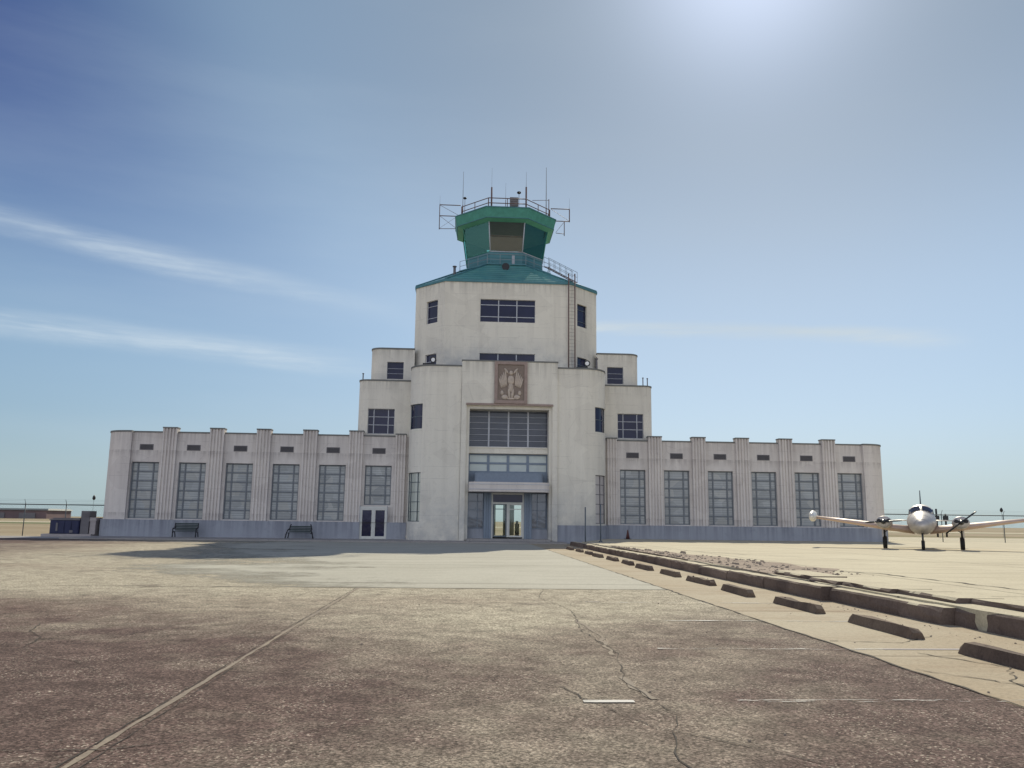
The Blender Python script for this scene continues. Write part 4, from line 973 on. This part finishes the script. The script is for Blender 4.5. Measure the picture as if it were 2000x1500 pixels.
mpf=wn('ShaderNodeMapping'); t.links.new(tc.outputs['Generated'],mpf.inputs[0]); mpf.inputs['Rotation'].default_value=(0,R(-7),0); mpf.inputs['Scale'].default_value=(5,5,60)
nf=wn('ShaderNodeTexNoise'); t.links.new(mpf.outputs[0],nf.inputs[0]); nf.inputs['Scale'].default_value=2.; nf.inputs['Detail'].default_value=7; nf.inputs['Roughness'].default_value=.6
def streak(d0,d1,w0,w1,amt,f0=.0,f1=.12):
    """faint cirrus band along the great circle through two world directions"""
    a=Vector(d0).normalized(); b=Vector(d1).normalized(); n_=a.cross(b).normalized(); tv=n_.cross(a).normalized()
    if n_.z<0: n_=-n_
    dist=wm('ABSOLUTE',wm('ADD',dot(n_),wm('MULTIPLY',wm('SUBTRACT',nz.outputs['Fac'],.5),.022)))
    al=wm('ARCTAN2',dot(tv),dot(a)); L=a.angle(b)
    w=wm('ADD',w0,wm('MULTIPLY',wm('DIVIDE',al,L),w1-w0))
    core=wm('SUBTRACT',1.,wm('DIVIDE',dist,w),clamp=True); core=wm('MULTIPLY',wm('MULTIPLY',core,core),wm('SUBTRACT',3.,wm('MULTIPLY',core,2.)))
    m_=wm('MULTIPLY',core,wm('MULTIPLY',smooth(al,f0-.12,f0),wm('SUBTRACT',1.,smooth(al,L-f1*.6,L+f1*.4))))
    return wm('MULTIPLY',m_,wm('MULTIPLY',wm('ADD',.35,wm('MULTIPLY',smooth(nz.outputs['Fac'],.3,.65),smooth(nf.outputs['Fac'],.25,.7))),amt*1.5))
s1=streak((-.4763,.8274,.2977),(-.1149,.9609,.2518),.022,.020,.33,-.3,.22)
s2=streak((-.4798,.8553,.1957),(-.1258,.9748,.1841),.025,.022,.36,-.3,.22)
s3=streak((.1639,.9584,.2336),(.5127,.8345,.2021),.012,.016,.8)
mp2=wn('ShaderNodeMapping'); t.links.new(tc.outputs['Generated'],mp2.inputs[0]); mp2.inputs['Scale'].default_value=(1.2,1.2,7); mp2.inputs['Rotation'].default_value=(0,R(6),0)
n2=wn('ShaderNodeTexNoise'); t.links.new(mp2.outputs[0],n2.inputs[0]); n2.inputs['Scale'].default_value=1.6; n2.inputs['Detail'].default_value=7; n2.inputs['Roughness'].default_value=.55
veil=wm('MULTIPLY',smooth(n2.outputs['Fac'],.40,.75),.09)
cl=wm('ADD',wm('ADD',s1,s2),wm('ADD',s3,veil),clamp=True)
# thin bright aureole of high haze round the sun, a property of the sky
sd=Vector((math.cos(SUN_EL)*math.sin(SUN_AZ),math.cos(SUN_EL)*math.cos(SUN_AZ),math.sin(SUN_EL)))
ang=wm('ARCCOSINE',dot(sd)); g1=wm('EXPONENT',wm('MULTIPLY',wm('MULTIPLY',ang,ang),-1/(2*.078**2))); g2=wm('EXPONENT',wm('DIVIDE',ang,-.28))
# tone of the Nishita sky: per-channel response, deeper blue high up and away from the sun, pale air at the horizon
sp=wn('ShaderNodeSeparateColor'); t.links.new(sky.outputs[0],sp.inputs[0])
el=wm('ARCSINE',dot((0,0,1))); hi=smooth(el,R(13),R(31)); far=wm('MULTIPLY',smooth(ang,R(29),R(48)),smooth(el,R(9),R(31))); near=wm('SUBTRACT',1.,smooth(ang,R(8),R(34))); fill_bank=wm('MULTIPLY',smooth(ang,R(72),R(112)),wm('ADD',.45,wm('MULTIPLY',smooth(n2.outputs['Fac'],.35,.6),.5))); hz=wm('SUBTRACT',1.,smooth(el,R(-1),R(7)))  # unseen bright cloud bank behind the camera, added to light the shaded facade
chan=[]
for i,(A,p0,p,deep,hc) in enumerate(((.535,10.9,.56,.74,.46),(.69,11.3,.53,.68,.60),(.87,12.0,.57,.36,.66))):
    v=wm('MULTIPLY',wm('POWER',wm('DIVIDE',sp.outputs[i],p0),p),A*10)
    v=wm('MULTIPLY',v,wm('SUBTRACT',1.,wm('MULTIPLY',hi,(.23,.21,.19)[i])))
    v=wm('MULTIPLY',v,wm('SUBTRACT',1.,wm('MULTIPLY',far,deep)))
    v=wm('ADD',wm('MULTIPLY',v,wm('SUBTRACT',1.,wm('MULTIPLY',hz,.6))),wm('MULTIPLY',hz,hc*6.))
    v=wm('ADD',wm('MULTIPLY',v,wm('SUBTRACT',1.,cl)),wm('MULTIPLY',cl,(6.4,7.4,8.2)[i]))
    v=wm('MULTIPLY',v,wm('SUBTRACT',1.,wm('MULTIPLY',near,.35)))
    v=wm('ADD',wm('MULTIPLY',v,wm('SUBTRACT',1.,fill_bank)),wm('MULTIPLY',fill_bank,(11.0,11.6,12.9)[i]))
    v=wm('ADD',v,wm('ADD',wm('MULTIPLY',g1,(3.0,3.2,4.2)[i]),wm('MULTIPLY',g2,.1)))
    chan.append(v)
cmb=wn('ShaderNodeCombineColor')
for i in range(3): t.links.new(chan[i],cmb.inputs[i])
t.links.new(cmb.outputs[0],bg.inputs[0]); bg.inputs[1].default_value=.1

sun=bpy.data.lights.new('sun','SUN'); sun.energy=4.7; sun.angle=R(.53); sun.color=(1.,.92,.74); so=bpy.data.objects.new('sun',sun); COL.objects.link(so)
so.rotation_euler=(-sd).to_track_quat('-Z','Y').to_euler(); so.location=(20,40,60)

cam=bpy.data.cameras.new('camera'); co=bpy.data.objects.new('camera',cam); COL.objects.link(co); sc.camera=co
f=1593.7; yaw,pit,roll=.0612,.1669,.0123
cam.sensor_width=36; cam.sensor_fit='HORIZONTAL'; cam.lens=f/2000*36; cam.clip_start=.1; cam.clip_end=9000
fw=Vector((math.sin(yaw)*math.cos(pit),math.cos(yaw)*math.cos(pit),math.sin(pit))); r0=Vector((math.cos(yaw),-math.sin(yaw),0)); u0=r0.cross(fw)
r_=r0*math.cos(roll)+u0*math.sin(roll); u_=-r0*math.sin(roll)+u0*math.cos(roll)
mt=Matrix((r_,u_,-fw)).transposed().to_4x4(); mt.translation=Vector((-3.87,-68.95,1.55)); co.matrix_world=mt

sc.view_settings.view_transform='Standard'; sc.view_settings.look='None'; sc.view_settings.gamma=1; sc.view_settings.exposure=0.0
sc.render.resolution_x=1024; sc.render.resolution_y=768
